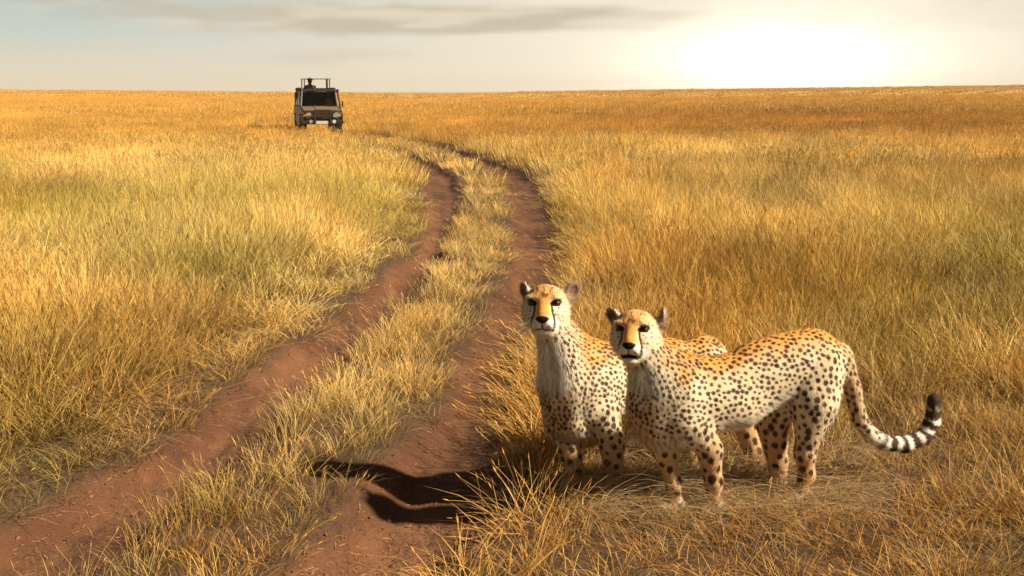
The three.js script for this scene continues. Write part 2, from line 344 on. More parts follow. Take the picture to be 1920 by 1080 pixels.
{
  const R = rng(77);
  const halfWidth = (d) => d * 0.41 * 1.12 + 0.8;
  // each ring: nearest, farthest, tufts per square metre
  const lay = (d0, d1, density, f) => {
    const n = Math.round(density * 2 * ((halfWidth(d0) + halfWidth(d1)) / 2) * (d1 - d0));
    for (let i = 0; i < n; i++) {
      const d = Math.sqrt(lerp(d0 * d0, d1 * d1, R())), x = (R() * 2 - 1) * halfWidth(d);
      f(x, -d);
    }
  };
  const inFeet = (x, z) => { const d = -z, sx = 960 + F * x / d, sy = HORIZON + F * EYE / d; return ((sx - 1290) / 270) ** 2 + ((sy - 965) / 62) ** 2 < 1; };
  const clear = (x, z) => { for (const [cx, cz, r] of bare) if ((x - cx) ** 2 + (z - cz) ** 2 < r * r) return true; return false; };
  const sow = (x, z, detail) => {
    const t = track(x, z), d = -z;
    const edge = fbm(x * 2.3 + 40, z * 1.8, 3), clump = fbm(x * 0.9, z * 0.7, 3);
    if (t.inside > -0.01 && !(t.inside < 0.07 && R() < 0.07)) return;
    if (t.inside > -0.07 && R() < 0.55) return;
    if (inFeet(x, z) && R() < 0.35) return;
    if (clear(x, z)) return;
    if (t.zone === 0) {
      const leftEdge = t.off < 0.3 && track(x - 0.3, z).zone === -1;
      const h = lerp(0.055, 0.155, smooth(0, leftEdge ? 0.1 : 0.22, t.off + 0.08 * edge)) * (leftEdge ? 1.3 : 1) * (0.75 + 0.6 * R()) * (1 + 0.35 * clump);
      if (R() < (leftEdge ? 0.15 : 0.32) - 1.4 * t.off) return;
      strip.put(R() < 0.8 ? 'low' : 'tall', R, x, z, Math.max(0.05, h), { leanX: -0.06, wide: 0.75 });
    } else if (t.zone === -2) {
      const rise = smooth(0.15, 1.1, t.off + 0.35 * edge), h = lerp(0.14, 0.50, rise) * (0.62 + 0.65 * R()) * (1 + 0.7 * clump);
      if (R() < 0.3 - rise) return;
      if (rise < 0.25 && R() < 0.7) leftField.put(R() < 0.6 ? 'low' : 'matted', R, x, z, h, { wide: 0.9 });
      else leftField.put(R() < 0.62 ? 'tall' : 'leafy', R, x, z, h, { leanX: -0.06 + 0.25 * noise2(x * 0.6, z * 0.5) + 0.25 * noise2(x * 2.6, z * 2), leanZ: 0.25 * noise2(x * 2.2 + 7, z * 2), wide: 1.05 });
    } else if (t.zone === 2) {
      const sx = 960 + F * x / d, foot = (1 - smooth(5.3, 7.2, d + 0.5 * edge - 0.0006 * (sx - 1300))) * smooth(0.05, 0.45, t.off + 0.1 * edge);
      const rise = smooth(0, 0.5, t.off + 0.2 * edge), tall = lerp(0.2, 0.46, rise), h = lerp(tall, 0.20, foot) * (0.62 + 0.65 * R()) * (1 + 0.7 * clump);
      if (foot > 0.5) {
        const k = R();
        verge.put(k < 0.6 ? 'low' : k < 0.72 ? 'tall' : 'matted', R, x, z, Math.max(0.07, h * 0.85), { leanX: 0.1, wide: 0.85 });
      } else rightField.put(R() < 0.72 ? 'tall' : 'leafy', R, x, z, h, { leanX: 0.2 + 0.15 * noise2(x * 0.6, z * 0.5) + 0.22 * noise2(x * 2.6, z * 2), leanZ: 0.25 * noise2(x * 2.2 + 7, z * 2), wide: 1.05 });
    }
  };
  lay(3.5, 9, 85, (x, z) => sow(x, z, true));
  lay(9, 16, 50, (x, z) => sow(x, z, true));
  lay(16, 24, 30, (x, z) => sow(x, z, true));
  const sowWide = (kind, wide) => (x, z) => {
    const t = track(x, z), d = -z; if (t.inside > -0.25 && d < 60) return;
    if (clear(x, z)) return;
    const low = t.zone === 0 ? 0.26 : 0.46, clump = fbm(x * 0.3, z * 0.2, 3);
    (t.zone === 0 ? strip : t.zone < 0 || (d > 60 && x < -0.06 * d) ? leftField : rightField).put(kind, R, x, z, low * (0.75 + 0.5 * R()) * (1 + 0.4 * clump), { leanX: x > 0 ? 0.14 : 0.02, wide });
  };
  lay(22, 80, 4.5, sowWide('mid', 1.1));
  lay(75, 230, 0.4, sowWide('far', 1.1));
  lay(220, 760, 0.035, sowWide('distant', 1.1));
  // matted stalks round the feet
  for (let i = 0; i < 1350; i++) {
    const px = 1030 + R() * 540, py = 935 + (R() + R() - 1) * 75 - (px - 1280) * 0.03, g = onGround(px, py), tall = i > 550;
    const k = R(), v = 0.65 + 0.65 * R(), c = mix3([0.40, 0.25, 0.10], [0.72, 0.58, 0.42], k * k).map((q) => q * v);
    mats.put(tall ? 'stalks' : 'matted', R, g.x, g.z, tall ? 0.08 + 0.12 * R() : 0.03 + 0.05 * R(), { colour: c, wide: 0.9, leanX: 0.3 });
  }
  for (const f of [leftField, rightField, strip, verge, mats]) f.done();
  // chaff and short broken stalks lying on the bare soil
  const n = 1500, bit = new THREE.BoxGeometry(0.032, 0.0015, 0.0022), chaff = new THREE.InstancedMesh(bit, new THREE.MeshStandardMaterial({ color: new THREE.Color().setRGB(0.42, 0.24, 0.11), roughness: 0.9 }), n);
  let k = 0; const M = new THREE.Matrix4(), col = new THREE.Color();
  for (let tries = 0; k < n && tries < 90000; tries++) {
    const d = 3.9 + 18 * R() ** 1.8, x = (R() * 2 - 1) * d * 0.4, t = track(x, -d);
    if (t.inside < 0 || R() < smooth(0.02, 0.2, t.inside) * 0.86) continue;
    const s = 0.4 + 1.2 * R() ** 2;
    M.compose(new THREE.Vector3(x, ground(x, -d) + 0.004, -d), new THREE.Quaternion().setFromEuler(new THREE.Euler((R() - 0.5) * 0.3, R() * 6.28, (R() - 0.5) * 0.4)), new THREE.Vector3(s, 1, 1));
    const v = 0.6 + 0.6 * R();
    chaff.setMatrixAt(k, M); chaff.setColorAt(k++, col.setRGB(v, v * (0.85 + 0.2 * R()), v));
  }
  const lumps = new THREE.InstancedMesh(new THREE.IcosahedronGeometry(1, 1), new THREE.MeshStandardMaterial({ name: 'clods', color: new THREE.Color().setRGB(0.15, 0.06, 0.027), roughness: 1 }), 1400);
  { const p = lumps.geometry.attributes.position; for (let i = 0; i < p.count; i++) { const f = 0.75 + 0.45 * noise3(p.getX(i) * 1.3 + 4, p.getY(i) * 1.3, p.getZ(i) * 1.3); p.setXYZ(i, p.getX(i) * f, p.getY(i) * f * 0.6, p.getZ(i) * f); } lumps.geometry.computeVertexNormals(); }
  let q = 0;
  for (let tries = 0; q < 1400 && tries < 60000; tries++) {
    const d = 3.9 + 14 * R() ** 1.7, x = (R() * 2 - 1) * d * 0.4, t = track(x, -d);
    if (t.inside < -0.04 || R() < smooth(0.0, 0.14, t.inside) * 0.93) continue;
    const s = 0.003 + 0.011 * R() ** 4;
    M.compose(new THREE.Vector3(x, ground(x, -d) + s * 0.2, -d), new THREE.Quaternion().setFromEuler(new THREE.Euler(R() * 0.6, R() * 6.28, R() * 0.6)), new THREE.Vector3(s * (0.8 + 0.6 * R()), s, s));
    const v = 0.6 + 0.9 * R(); lumps.setMatrixAt(q, M); lumps.setColorAt(q++, col.setRGB(v, v, v));
  }
  lumps.count = q; lumps.name = 'soil_clods'; lumps.castShadow = lumps.receiveShadow = true;
  lumps.userData = { kind: 'stuff', category: 'soil', label: 'small crumbs of red soil scattered in the wheel ruts' };
  scene.add(lumps);
  chaff.count = k; chaff.name = 'straw_litter'; chaff.castShadow = chaff.receiveShadow = true;
  chaff.userData = { kind: 'stuff', category: 'straw', label: 'broken dry straw bits lying along the edges of the ruts' };
  scene.add(chaff);
}

// ---------------------------------------------------------------- bodies as distance fields, meshed as one continuous surface
const V = (x, y, z) => new THREE.Vector3(x, y, z);
function cone(a, b, ra, rb, tag, k = 0.03, extra = {}) {
  const ab = b.clone().sub(a), l2 = Math.max(1e-9, ab.lengthSq());
  return {
    tag, k, ...extra,
    param: (x, y, z) => clamp(((x - a.x) * ab.x + (y - a.y) * ab.y + (z - a.z) * ab.z) / l2),
    d(x, y, z) {
      const px = x - a.x, py = y - a.y, pz = z - a.z, t = Math.min(1, Math.max(0, (px * ab.x + py * ab.y + pz * ab.z) / l2));
      const qx = px - ab.x * t, qy = py - ab.y * t, qz = pz - ab.z * t;
      return Math.sqrt(qx * qx + qy * qy + qz * qz) - (ra + (rb - ra) * t);
    },
    box: [Math.min(a.x - ra, b.x - rb), Math.min(a.y - ra, b.y - rb), Math.min(a.z - ra, b.z - rb), Math.max(a.x + ra, b.x + rb), Math.max(a.y + ra, b.y + rb), Math.max(a.z + ra, b.z + rb)],
  };
}
function egg(c, [u, v, w], [ru, rv, rw], tag, k = 0.04, extra = {}) {
  const m = Math.max(ru, rv, rw);
  return {
    tag, k, ...extra, param: () => 0,
    d(x, y, z) {
      const px = x - c.x, py = y - c.y, pz = z - c.z;
      const a = (px * u.x + py * u.y + pz * u.z) / ru, b = (px * v.x + py * v.y + pz * v.z) / rv, e = (px * w.x + py * w.y + pz * w.z) / rw;
      const k0 = Math.sqrt(a * a + b * b + e * e), a1 = a / ru, b1 = b / rv, e1 = e / rw, k1 = Math.sqrt(a1 * a1 + b1 * b1 + e1 * e1);
      return k1 < 1e-9 ? -Math.min(ru, rv, rw) : k0 * (k0 - 1) / k1;
    },
    box: [c.x - m, c.y - m, c.z - m, c.x + m, c.y + m, c.z + m],
  };
}
function blend(list, x, y, z) {
  let d = 1e3;
  for (let i = 0; i < list.length; i++) {
    const p = list[i]; let e = p.d(x, y, z);
    if (p.cut) { e = -e; const h = Math.max(p.k - Math.abs(d - e), 0) / p.k; d = Math.max(d, e) + h * h * p.k * 0.25; }
    else { const h = Math.max(p.k - Math.abs(d - e), 0) / p.k; d = Math.min(d, e) - h * h * p.k * 0.25; }
  }
  return d;
}
// surface nets over the blocks of cells that the surface passes through
function surface(prims, cell) {
  const solid = prims.filter((p) => !p.cut);
  const lo = [0, 1, 2].map((i) => Math.min(...solid.map((p) => p.box[i])) - 0.04), hi = [3, 4, 5].map((i) => Math.max(...solid.map((p) => p.box[i])) + 0.04);
  const B = 8, nb = [0, 1, 2].map((i) => Math.ceil((hi[i] - lo[i]) / cell / B)), n = nb.map((q) => q * B + 1), sy = n[0], sz = n[0] * n[1];
  const f = new Float32Array(n[0] * n[1] * n[2]).fill(1), vid = new Int32Array(f.length).fill(-1), half = B * cell / 2, diag = half * 1.7321, active = [];
  for (let bz = 0; bz < nb[2]; bz++) for (let by = 0; by < nb[1]; by++) for (let bx = 0; bx < nb[0]; bx++) {
    const cx = lo[0] + (bx * B + B / 2) * cell, cy = lo[1] + (by * B + B / 2) * cell, cz = lo[2] + (bz * B + B / 2) * cell;
    let min = 1e3; const ds = prims.map((p) => { const d = p.d(cx, cy, cz); if (!p.cut && d < min) min = d; return d; });
    if (min > diag * 1.5 + 0.04 || min < -0.12) { if (min < 0) for (let k = 0; k <= B; k++) for (let j = 0; j <= B; j++) for (let i = 0; i <= B; i++) { const o = (bx * B + i) + (by * B + j) * sy + (bz * B + k) * sz; if (f[o] === 1) f[o] = -1; } continue; }
    const near = prims.filter((p, i) => p.cut ? ds[i] < diag * 2 + 0.03 : ds[i] < min + 2.6 * diag + 0.08);
    active.push([bx, by, bz]);
    for (let k = 0; k <= B; k++) for (let j = 0; j <= B; j++) for (let i = 0; i <= B; i++) {
      const o = (bx * B + i) + (by * B + j) * sy + (bz * B + k) * sz;
      f[o] = blend(near, lo[0] + (bx * B + i) * cell, lo[1] + (by * B + j) * cell, lo[2] + (bz * B + k) * cell);
    }
  }
  const pos = [], idx = [];
  const off = [0, 1, sy, sy + 1, sz, sz + 1, sz + sy, sz + sy + 1], ed = [[0, 1], [0, 2], [0, 4], [1, 3], [1, 5], [2, 3], [2, 6], [3, 7], [4, 5], [4, 6], [5, 7], [6, 7]];
  for (const [bx, by, bz] of active) for (let k = 0; k < B; k++) for (let j = 0; j < B; j++) for (let i = 0; i < B; i++) {
    const x = bx * B + i, y = by * B + j, z = bz * B + k, o = x + y * sy + z * sz;
    let mask = 0; for (let c = 0; c < 8; c++) if (f[o + off[c]] < 0) mask |= 1 << c;
    if (mask === 0 || mask === 255) continue;
    let ax = 0, ay = 0, az = 0, m = 0;
    for (const [p, q] of ed) {
      if (((mask >> p) & 1) === ((mask >> q) & 1)) continue;
      const a = f[o + off[p]], b = f[o + off[q]], t = a / (a - b);
      ax += (p & 1) + ((q & 1) - (p & 1)) * t; ay += ((p >> 1) & 1) + (((q >> 1) & 1) - ((p >> 1) & 1)) * t; az += (p >> 2) + ((q >> 2) - (p >> 2)) * t; m++;
    }
    vid[o] = pos.length / 3;
    pos.push(lo[0] + (x + ax / m) * cell, lo[1] + (y + ay / m) * cell, lo[2] + (z + az / m) * cell);
  }
  const quad = (a, b, c, d, flip) => { if (a < 0 || b < 0 || c < 0 || d < 0) return; if (flip) idx.push(a, c, b, a, d, c); else idx.push(a, b, c, a, c, d); };
  for (const [bx, by, bz] of active) for (let k = 0; k < B; k++) for (let j = 0; j < B; j++) for (let i = 0; i < B; i++) {
    const x = bx * B + i, y = by * B + j, z = bz * B + k, o = x + y * sy + z * sz, s = f[o] < 0;
    if (x > 0 && y > 0 && z > 0) {
      if (s !== (f[o + 1] < 0)) quad(vid[o - sy - sz], vid[o - sz], vid[o], vid[o - sy], !s);
      if (s !== (f[o + sy] < 0)) quad(vid[o - 1 - sz], vid[o - 1], vid[o], vid[o - sz], !s);
      if (s !== (f[o + sz] < 0)) quad(vid[o - 1 - sy], vid[o - sy], vid[o], vid[o - 1], !s);
    }
  }
  const g = new THREE.BufferGeometry();
  g.setAttribute('position', new THREE.BufferAttribute(new Float32Array(pos), 3));
  g.setIndex(idx); g.computeVertexNormals();
  return g;
}

// ---------------------------------------------------------------- cheetahs
const UPV = V(0, 1, 0);
const coat = { cream: [0.80, 0.69, 0.52], gold: [0.66, 0.345, 0.095], orange: [0.66, 0.30, 0.05], white: [0.86, 0.82, 0.75], tan: [0.64, 0.385, 0.175], spot: [0.042, 0.013, 0.008], black: [0.012, 0.009, 0.008], pink: [0.45, 0.28, 0.2] };
const furMat = new THREE.MeshPhysicalMaterial({ name: 'spotted fur', vertexColors: true, roughness: 0.8, specularIntensity: 0.25, sheen: 0.25, sheenRoughness: 0.6, sheenColor: new THREE.Color().setRGB(1, 0.85, 0.6) });
const hairMat = new THREE.MeshPhysicalMaterial({ name: 'loose hairs', vertexColors: true, roughness: 0.75, specularIntensity: 0.25, side: THREE.DoubleSide, transmission: 0.15, thickness: 0 });
const eyeMat = new THREE.MeshPhysicalMaterial({ name: 'amber eye', color: new THREE.Color().setRGB(0.07, 0.03, 0.012), roughness: 0.2, specularIntensity: 0.5 });
const whiskerMat = new THREE.MeshStandardMaterial({ name: 'whisker', color: new THREE.Color().setRGB(0.85, 0.82, 0.76), roughness: 0.5 });
const pupilMat = new THREE.MeshPhysicalMaterial({ name: 'pupil', color: new THREE.Color().setRGB(0.006, 0.005, 0.005), roughness: 0.15, specularIntensity: 0.5 });

function makeCheetah(spec) {
  const K = spec.scale ?? 1, prims = [], P = ahead, { heading } = spec, side = V(0, 0, 0).crossVectors(UPV, heading).normalize();   // side: the animal's left
  const line = spec.line, mid = (px) => lerp(line[1], line[3], (px - line[0]) / (line[2] - line[0]));
  const at = (q) => P(q[0], q[1], q[2] > 2 ? q[2] : mid(q[0]) + (q[2] ?? 0));
  for (const [px, py, dd, ra, rv, rl, tag, pitch = 0] of spec.eggs) {
    const fwd = heading.clone().applyAxisAngle(side, -pitch), up = V(0, 0, 0).crossVectors(fwd, side).normalize();
    prims.push(egg(at([px, py, dd]), [fwd, up, side], [ra * K, rv * K, rl * K], tag, rl < 0.06 ? 0.028 : 0.05));
  }
  for (const chain of spec.chains) {
    const pts = chain.pts.map((q) => at(q)), n = pts.length;
    for (let i = 0; i + 1 < n; i++) prims.push(cone(pts[i], pts[i + 1], chain.pts[i][3] * K, chain.pts[i + 1][3] * K, chain.tag, chain.tag === 'tail' ? (i ? 0.012 : 0.05) : chain.tag === 'neck' ? 0.06 : i === 0 ? 0.05 : 0.02, { t0: i / (n - 1), t1: (i + 1) / (n - 1), dir: pts[i + 1].clone().sub(pts[i]).normalize() }));
    if (chain.paw) {
      const a = pts[n - 1], fwd = heading.clone().applyAxisAngle(UPV, chain.paw), gy = ground(a.x, a.z), c = V(a.x, gy + 0.022, a.z).addScaledVector(fwd, 0.022), sd = V(0, 0, 0).crossVectors(UPV, fwd);
      prims.push(cone(a, V(a.x, gy + 0.03, a.z), chain.pts[n - 1][3], 0.03, 'leg', 0.02, { t0: 1, t1: 1, dir: V(0, -1, 0) }));
      prims.push(egg(c, [fwd, UPV, sd], [0.05, 0.026, 0.036], 'leg', 0.02, { t0: 1, t1: 1, dir: V(0, -1, 0) }));
      for (const s of [-1.5, -0.5, 0.5, 1.5]) prims.push(egg(c.clone().addScaledVector(fwd, 0.04 - 0.006 * Math.abs(s)).addScaledVector(sd, s * 0.017).add(V(0, -0.004, 0)), [fwd, UPV, sd], [0.02, 0.016, 0.0105], 'leg', 0.008, { t0: 1, t1: 1, dir: V(0, -1, 0) }));
    }
  }
  // head, in its own frame: x to the left of the animal's face as seen (picture right), y up, z out through the nose
  const H = spec.head, eyeMid = P(H.at[0], H.at[1], H.at[2]), toEye = ray(H.at[0], H.at[1]).normalize().negate();
  const hz = toEye.clone().applyAxisAngle(UPV, H.yaw), hx0 = V(0, 0, 0).crossVectors(UPV, hz).normalize();
  hz.applyAxisAngle(hx0, H.pitch);
  const hy = V(0, 0, 0).crossVectors(hz, hx0).normalize().applyAxisAngle(hz, H.roll ?? 0), hx = V(0, 0, 0).crossVectors(hy, hz).normalize(), hs = H.scale ?? 1;
  const origin = eyeMid.clone().addScaledVector(hz, -0.055 * hs);
  const h2w = (x, y, z) => origin.clone().addScaledVector(hx, x * hs).addScaledVector(hy, y * hs).addScaledVector(hz, z * hs);
  const w2h = (x, y, z) => { const a = x - origin.x, b = y - origin.y, c = z - origin.z; return [(a * hx.x + b * hx.y + c * hx.z) / hs, (a * hy.x + b * hy.y + c * hy.z) / hs, (a * hz.x + b * hz.y + c * hz.z) / hs]; };
  const he = (x, y, z, a, b, c, k = 0.02, extra = {}) => prims.push(egg(h2w(x, y, z), [hx, hy, hz], [a * hs, b * hs, c * hs], 'head', k * hs, extra));
  const hc = (p, q, ra, rb, k = 0.02) => prims.push(cone(h2w(...p), h2w(...q), ra * hs, rb * hs, 'head', k * hs));
  he(0, 0.002, -0.035, 0.074, 0.060, 0.085, 0.04);                 // braincase
  he(0, 0.014, 0.012, 0.055, 0.041, 0.046, 0.03);                  // forehead
  for (const s of [-1, 1]) {
    he(s * 0.050, -0.040, -0.012, 0.038, 0.050, 0.055, 0.03);      // cheek
    he(s * 0.042, -0.045, 0.022, 0.028, 0.030, 0.035, 0.025);      // cheekbone
    he(s * 0.042, 0.0165, 0.046, 0.029, 0.0105, 0.017, 0.016);       // brow
  }
  hc([0, 0.004, 0.035], [0, -0.050, 0.082], 0.030, 0.024, 0.02);   // bridge of the nose
  he(0, -0.088, 0.030, 0.046, 0.036, 0.045, 0.03);                 // jaw
  for (const s of [-1, 1]) he(s * 0.020, -0.084, 0.069, 0.027, 0.022, 0.030, 0.016);   // lip pads
  he(0, -0.113 - (H.open ?? 0), 0.052, 0.024, 0.015, 0.030, 0.018);                    // chin
  he(0, -0.064, 0.098, 0.023, 0.0125, 0.012, 0.010);               // nose leather
  for (const s of [-1, 1]) {
    prims.push(egg(h2w(s * 0.0455, -0.002, 0.066), [hx.clone().multiplyScalar(Math.cos(0.25)).addScaledVector(hy, s * Math.sin(0.25)), hy.clone().multiplyScalar(Math.cos(0.25)).addScaledVector(hx, -s * Math.sin(0.25)), hz], [0.0175 * hs, 0.0085 * hs, 0.026 * hs], 'head', 0.006, { cut: true }));
    prims.push(egg(h2w(s * 0.008, -0.064, 0.113), [hx, hy, hz], [0.0042 * hs, 0.0032 * hs, 0.006 * hs], 'head', 0.003, { cut: true }));
  }
  if (H.open) prims.push(egg(h2w(0, -0.103, 0.088), [hx, hy, hz], [0.026 * hs, 0.0075 * hs, 0.02 * hs], 'head', 0.004, { cut: true }));
  for (const [cx, cy, cz, face, tilt, size, squash = 1] of H.ears) {
    const c = h2w(cx, cy, cz), s = size, n = hz.clone().applyAxisAngle(hy, face), up = hy.clone().applyAxisAngle(hz, tilt); up.addScaledVector(n, -up.dot(n)).normalize();
    const u = V(0, 0, 0).crossVectors(up, n).normalize(), base = h2w(cx * 0.72, cy - 0.030, cz);
    prims.push(cone(base, c.clone().addScaledVector(up, -0.012 * s), 0.026 * s, 0.014 * s, 'ear', 0.025));
    prims.push(egg(c, [u, up, n], [0.027 * s * squash, 0.036 * s, 0.0115 * s], 'ear', 0.012));
    prims.push(egg(c.clone().addScaledVector(n, 0.011 * s).addScaledVector(up, -0.002), [u, up, n], [0.019 * s * squash, 0.027 * s, 0.012 * s], 'ear', 0.006, { cut: true, ear: true }));
  }

  const geo = surface(prims, spec.cell), pos = geo.attributes.position.array, nor = geo.attributes.normal.array, nv = pos.length / 3, col = new Float32Array(nv * 3);
  const region = new Uint8Array(nv), flow = new Float32Array(nv * 3), len = new Float32Array(nv), spacing = new Float32Array(nv), size = new Float32Array(nv), fade = new Float32Array(nv);
  const TAG = { trunk: 0, chest: 1, neck: 2, head: 3, ear: 4, leg: 5, thigh: 6, tail: 7, belly: 8 }, tails = prims.filter((p) => p.tag === 'tail'), solid = prims.filter((p) => !p.cut);
  const tailT = new Float32Array(nv);
  const back = heading.clone().negate();
  for (let i = 0; i < nv; i++) {
    const x = pos[i * 3], y = pos[i * 3 + 1], z = pos[i * 3 + 2], nx = nor[i * 3], ny = nor[i * 3 + 1], nz = nor[i * 3 + 2];
    let sum = 0, best = null, bd = 1e3; const w = new Float64Array(9);
    let legT = 0, legW = 0;
    for (const p of solid) {
      const d = p.d(x, y, z); if (d > 0.07) continue;
      const e = Math.exp(-Math.max(d, -0.02) / 0.011);
      w[TAG[p.tag]] += e; sum += e;
      if (p.tag === 'leg') { legT += e * (p.t0 + (p.t1 - p.t0) * p.param(x, y, z)); legW += e; }
      if (d < bd) { bd = d; best = p; }
    }
    for (let k = 0; k < 9; k++) w[k] /= sum || 1;
    legT = legW ? legT / legW : 0;
    const n1 = noise3(x * 30, y * 30, z * 30), n2 = noise3(x * 90, y * 90, z * 90), fwd = nx * heading.x + ny * heading.y + nz * heading.z;
    // trunk: gold along the back, cream on the flank, white under the belly and in front
    let c = mix3(coat.cream, coat.gold, smooth(0.12, 0.85, ny + 0.15 * n1));
    c = mix3(c, coat.white, smooth(-0.15, -0.75, ny));
    c = mix3(c, coat.white, 0.8 * (0.2 * w[1] + w[2]) * smooth(0.15, 0.75, fwd + 0.2 * w[2]));
    c = mix3(c, coat.tan, 0.75 * w[1] * smooth(0.0, 0.6, fwd) * smooth(0.35, -0.35, ny + 0.3 * n1));
    c = mix3(c, coat.white, w[8] * 0.8);
    let sp = 0.0180, sr = 0.0081, fd = 1, L = 0.0065, fl = [back.x, -0.5, back.z];
    if (w[1] + w[2] > 0.3) { sp = 0.0172; sr = 0.0076; fd = 1 - 0.35 * smooth(0.3, 0.9, fwd) * w[2]; L = lerp(0.009, 0.034, smooth(0.15, 0.8, fwd) * smooth(0.1, 0.7, w[2])); fl = [back.x * 0.4, -1, back.z * 0.4]; }
    if (w[6] > 0.3) { sp = 0.0238; sr = 0.0106; fl = [back.x * 0.3, -1, back.z * 0.3]; }
    if (ny < -0.4 && w[5] < 0.4) { L = 0.02; fd *= 0.6; }
    if (w[5] > 0.02) {
      const lc = mix3(mix3(coat.tan, coat.cream, 0.15), coat.white, smooth(0.75, 1, legT) * 0.5 + 0.3 * smooth(0.3, 0.9, -fwd));
      c = mix3(c, lc, smooth(0, 0.6, w[5]) * smooth(0.05, 0.5, legT));
      if (w[5] > 0.4) { sp = lerp(0.0250, 0.039, smooth(0.2, 0.6, legT)); sr = lerp(0.0110, 0.0150, smooth(0.2, 0.6, legT)) * lerp(1, 0.6, smooth(0.75, 0.95, legT)); fl = [0, -1, 0]; L = 0.008; }
    }
    let r = 0;
    if (w[7] > 0.45) {
      r = 7; let tb = 0, td = 1e3, td0 = null; for (const p of tails) { const d = p.d(x, y, z); if (d < td) { td = d; tb = p.t0 + (p.t1 - p.t0) * p.param(x, y, z); td0 = p; } }
      tailT[i] = tb; fl = td0.dir.toArray(); L = 0.011; sp = 0.023; sr = 0.0100;
      c = mix3(mix3(coat.gold, coat.cream, 0.6), coat.white, smooth(0.15, 0.5, tb));
      if (tb > 0.42) sp = 9;
      const band = Math.sin(((tb - 0.36) * 82 * (spec.tailBands ?? 1)) + 0.6 * n1), low = smooth(0.38, 0.5, tb);
      let dark = smooth(-0.5, -0.1, band) * low; dark = Math.max(dark, smooth(0.915, 0.93, tb + 0.012 * n1 + 0.004 * n2) * (1 - 0.35 * smooth(0.1, 0.5, n2)));
      c = mix3(c, coat.spot, dark * 0.96);
    }
    const hw = w[3] + w[4];
    if (hw > 0.02) {
      const [a, b, q] = w2h(x, y, z), ax = Math.abs(a), front = smooth(-0.02, 0.03, q);
      let f = mix3(coat.gold, coat.cream, 0.3 + 0.25 * smooth(-0.2, 0.5, n2));
      f = mix3(f, coat.cream, 0.7 * smooth(0.028, 0.065, ax + 0.012 * n1) * smooth(0.045, 0.0, b) * front);
      f = mix3(f, coat.cream, 0.5 * (1 - front) * smooth(0.03, -0.05, b));
      f = mix3(f, coat.orange, (0.75 + 0.2 * n2) * smooth(0.030, 0.016, ax) * smooth(-0.068, -0.045, b) * smooth(0.045, 0.0, b) * front);
      f = mix3(f, coat.orange, 0.6 * smooth(0.0, 0.03, b) * smooth(0.06, 0.02, ax) * front);
      f = mix3(f, coat.white, smooth(-0.052, -0.075, b + 0.25 * Math.max(0, 0.022 - ax)) * smooth(0.085, 0.03, ax) * front);
      f = mix3(f, mix3(coat.white, coat.cream, 0.6), 0.8 * smooth(-0.07, -0.11, b));
      f = mix3(f, coat.white, 0.75 * Math.exp(-(((ax - 0.052) / 0.016) ** 2) - ((b + 0.03) / 0.017) ** 2) * front);          // pale under the eye
            // fine dark lines up the forehead
      f = mix3(f, coat.spot, 0.8 * smooth(0.08, 0.4, noise3(a * 240 + 1.5 * n2, b * 50, 3)) * smooth(0.008, 0.025, b) * smooth(0.06, 0.03, ax) * front);
      if (q > 0.015) {
        const rim = ((ax - 0.0455) * 0.968 - (b + 0.002) * -0.247) / 0.0215, rim2 = ((b + 0.002) * 0.968 + (ax - 0.0455) * -0.247) / 0.0112;
        f = mix3(f, coat.black, smooth(1.15, 0.9, Math.sqrt(rim * rim + rim2 * rim2)));
        const tx = b > -0.035 ? lerp(0.030, 0.034, (-b - 0.004) / 0.031) : b > -0.07 ? lerp(0.034, 0.044, (-b - 0.035) / 0.035) : b > -0.092 ? lerp(0.044, 0.045, (-b - 0.07) / 0.022) : lerp(0.045, 0.034, (-b - 0.092) / 0.02);
        f = mix3(f, coat.black, 0.95 * smooth(0.0048, 0.0026, Math.abs(ax - tx)) * smooth(-0.113, -0.108, b) * smooth(0.002, -0.004, b));
        f = mix3(f, coat.black, smooth(1.1, 0.85, Math.hypot(a / (0.025 + 0.55 * clamp(b + 0.066, -0.02, 0.006)), (b + 0.065) / 0.0145)) * smooth(0.06, 0.075, q));
        f = mix3(f, coat.black, 0.9 * smooth(0.0035, 0.0018, ax) * smooth(-0.07, -0.075, b) * smooth(-0.104, -0.1, b));
        const droop = 5 * ax * ax, my = b + 0.1005 + droop;
        f = mix3(f, coat.black, (H.open ? 0.97 : 0.8) * smooth(H.open ? 0.009 : 0.0040, H.open ? 0.0065 : 0.0022, Math.abs(my + (H.open ? 0.003 : 0))) * smooth(H.open ? 0.034 : 0.032, H.open ? 0.029 : 0.024, ax));
        // whisker rows
        f = mix3(f, coat.spot, 0.7 * smooth(0.15, 0.5, noise3(a * 170, b * 230, q * 60)) * smooth(0.012, 0.02, ax) * smooth(0.042, 0.035, ax) * smooth(-0.07, -0.076, b) * smooth(-0.098, -0.092, b));
      }
      if (w[4] > 0.25) { // ears: pale rims, dark at the back and in the bowl
        const e = H.ears[a < 0 ? 0 : 1], bowl = hz.clone().applyAxisAngle(hy, e[3]).dot(V(nx, ny, nz));
        f = mix3(f, mix3(mix3(coat.white, coat.tan, 0.35), [0.26, 0.16, 0.11], smooth(0.15, 0.75, bowl + 0.2 * n2)), smooth(0.25, 0.6, w[4]));
        f = mix3(f, coat.black, 0.75 * smooth(-0.2, -0.8, bowl) * smooth(0.4, 0.7, w[4]));
      }
      c = mix3(c, f, smooth(0.1, 0.6, hw));
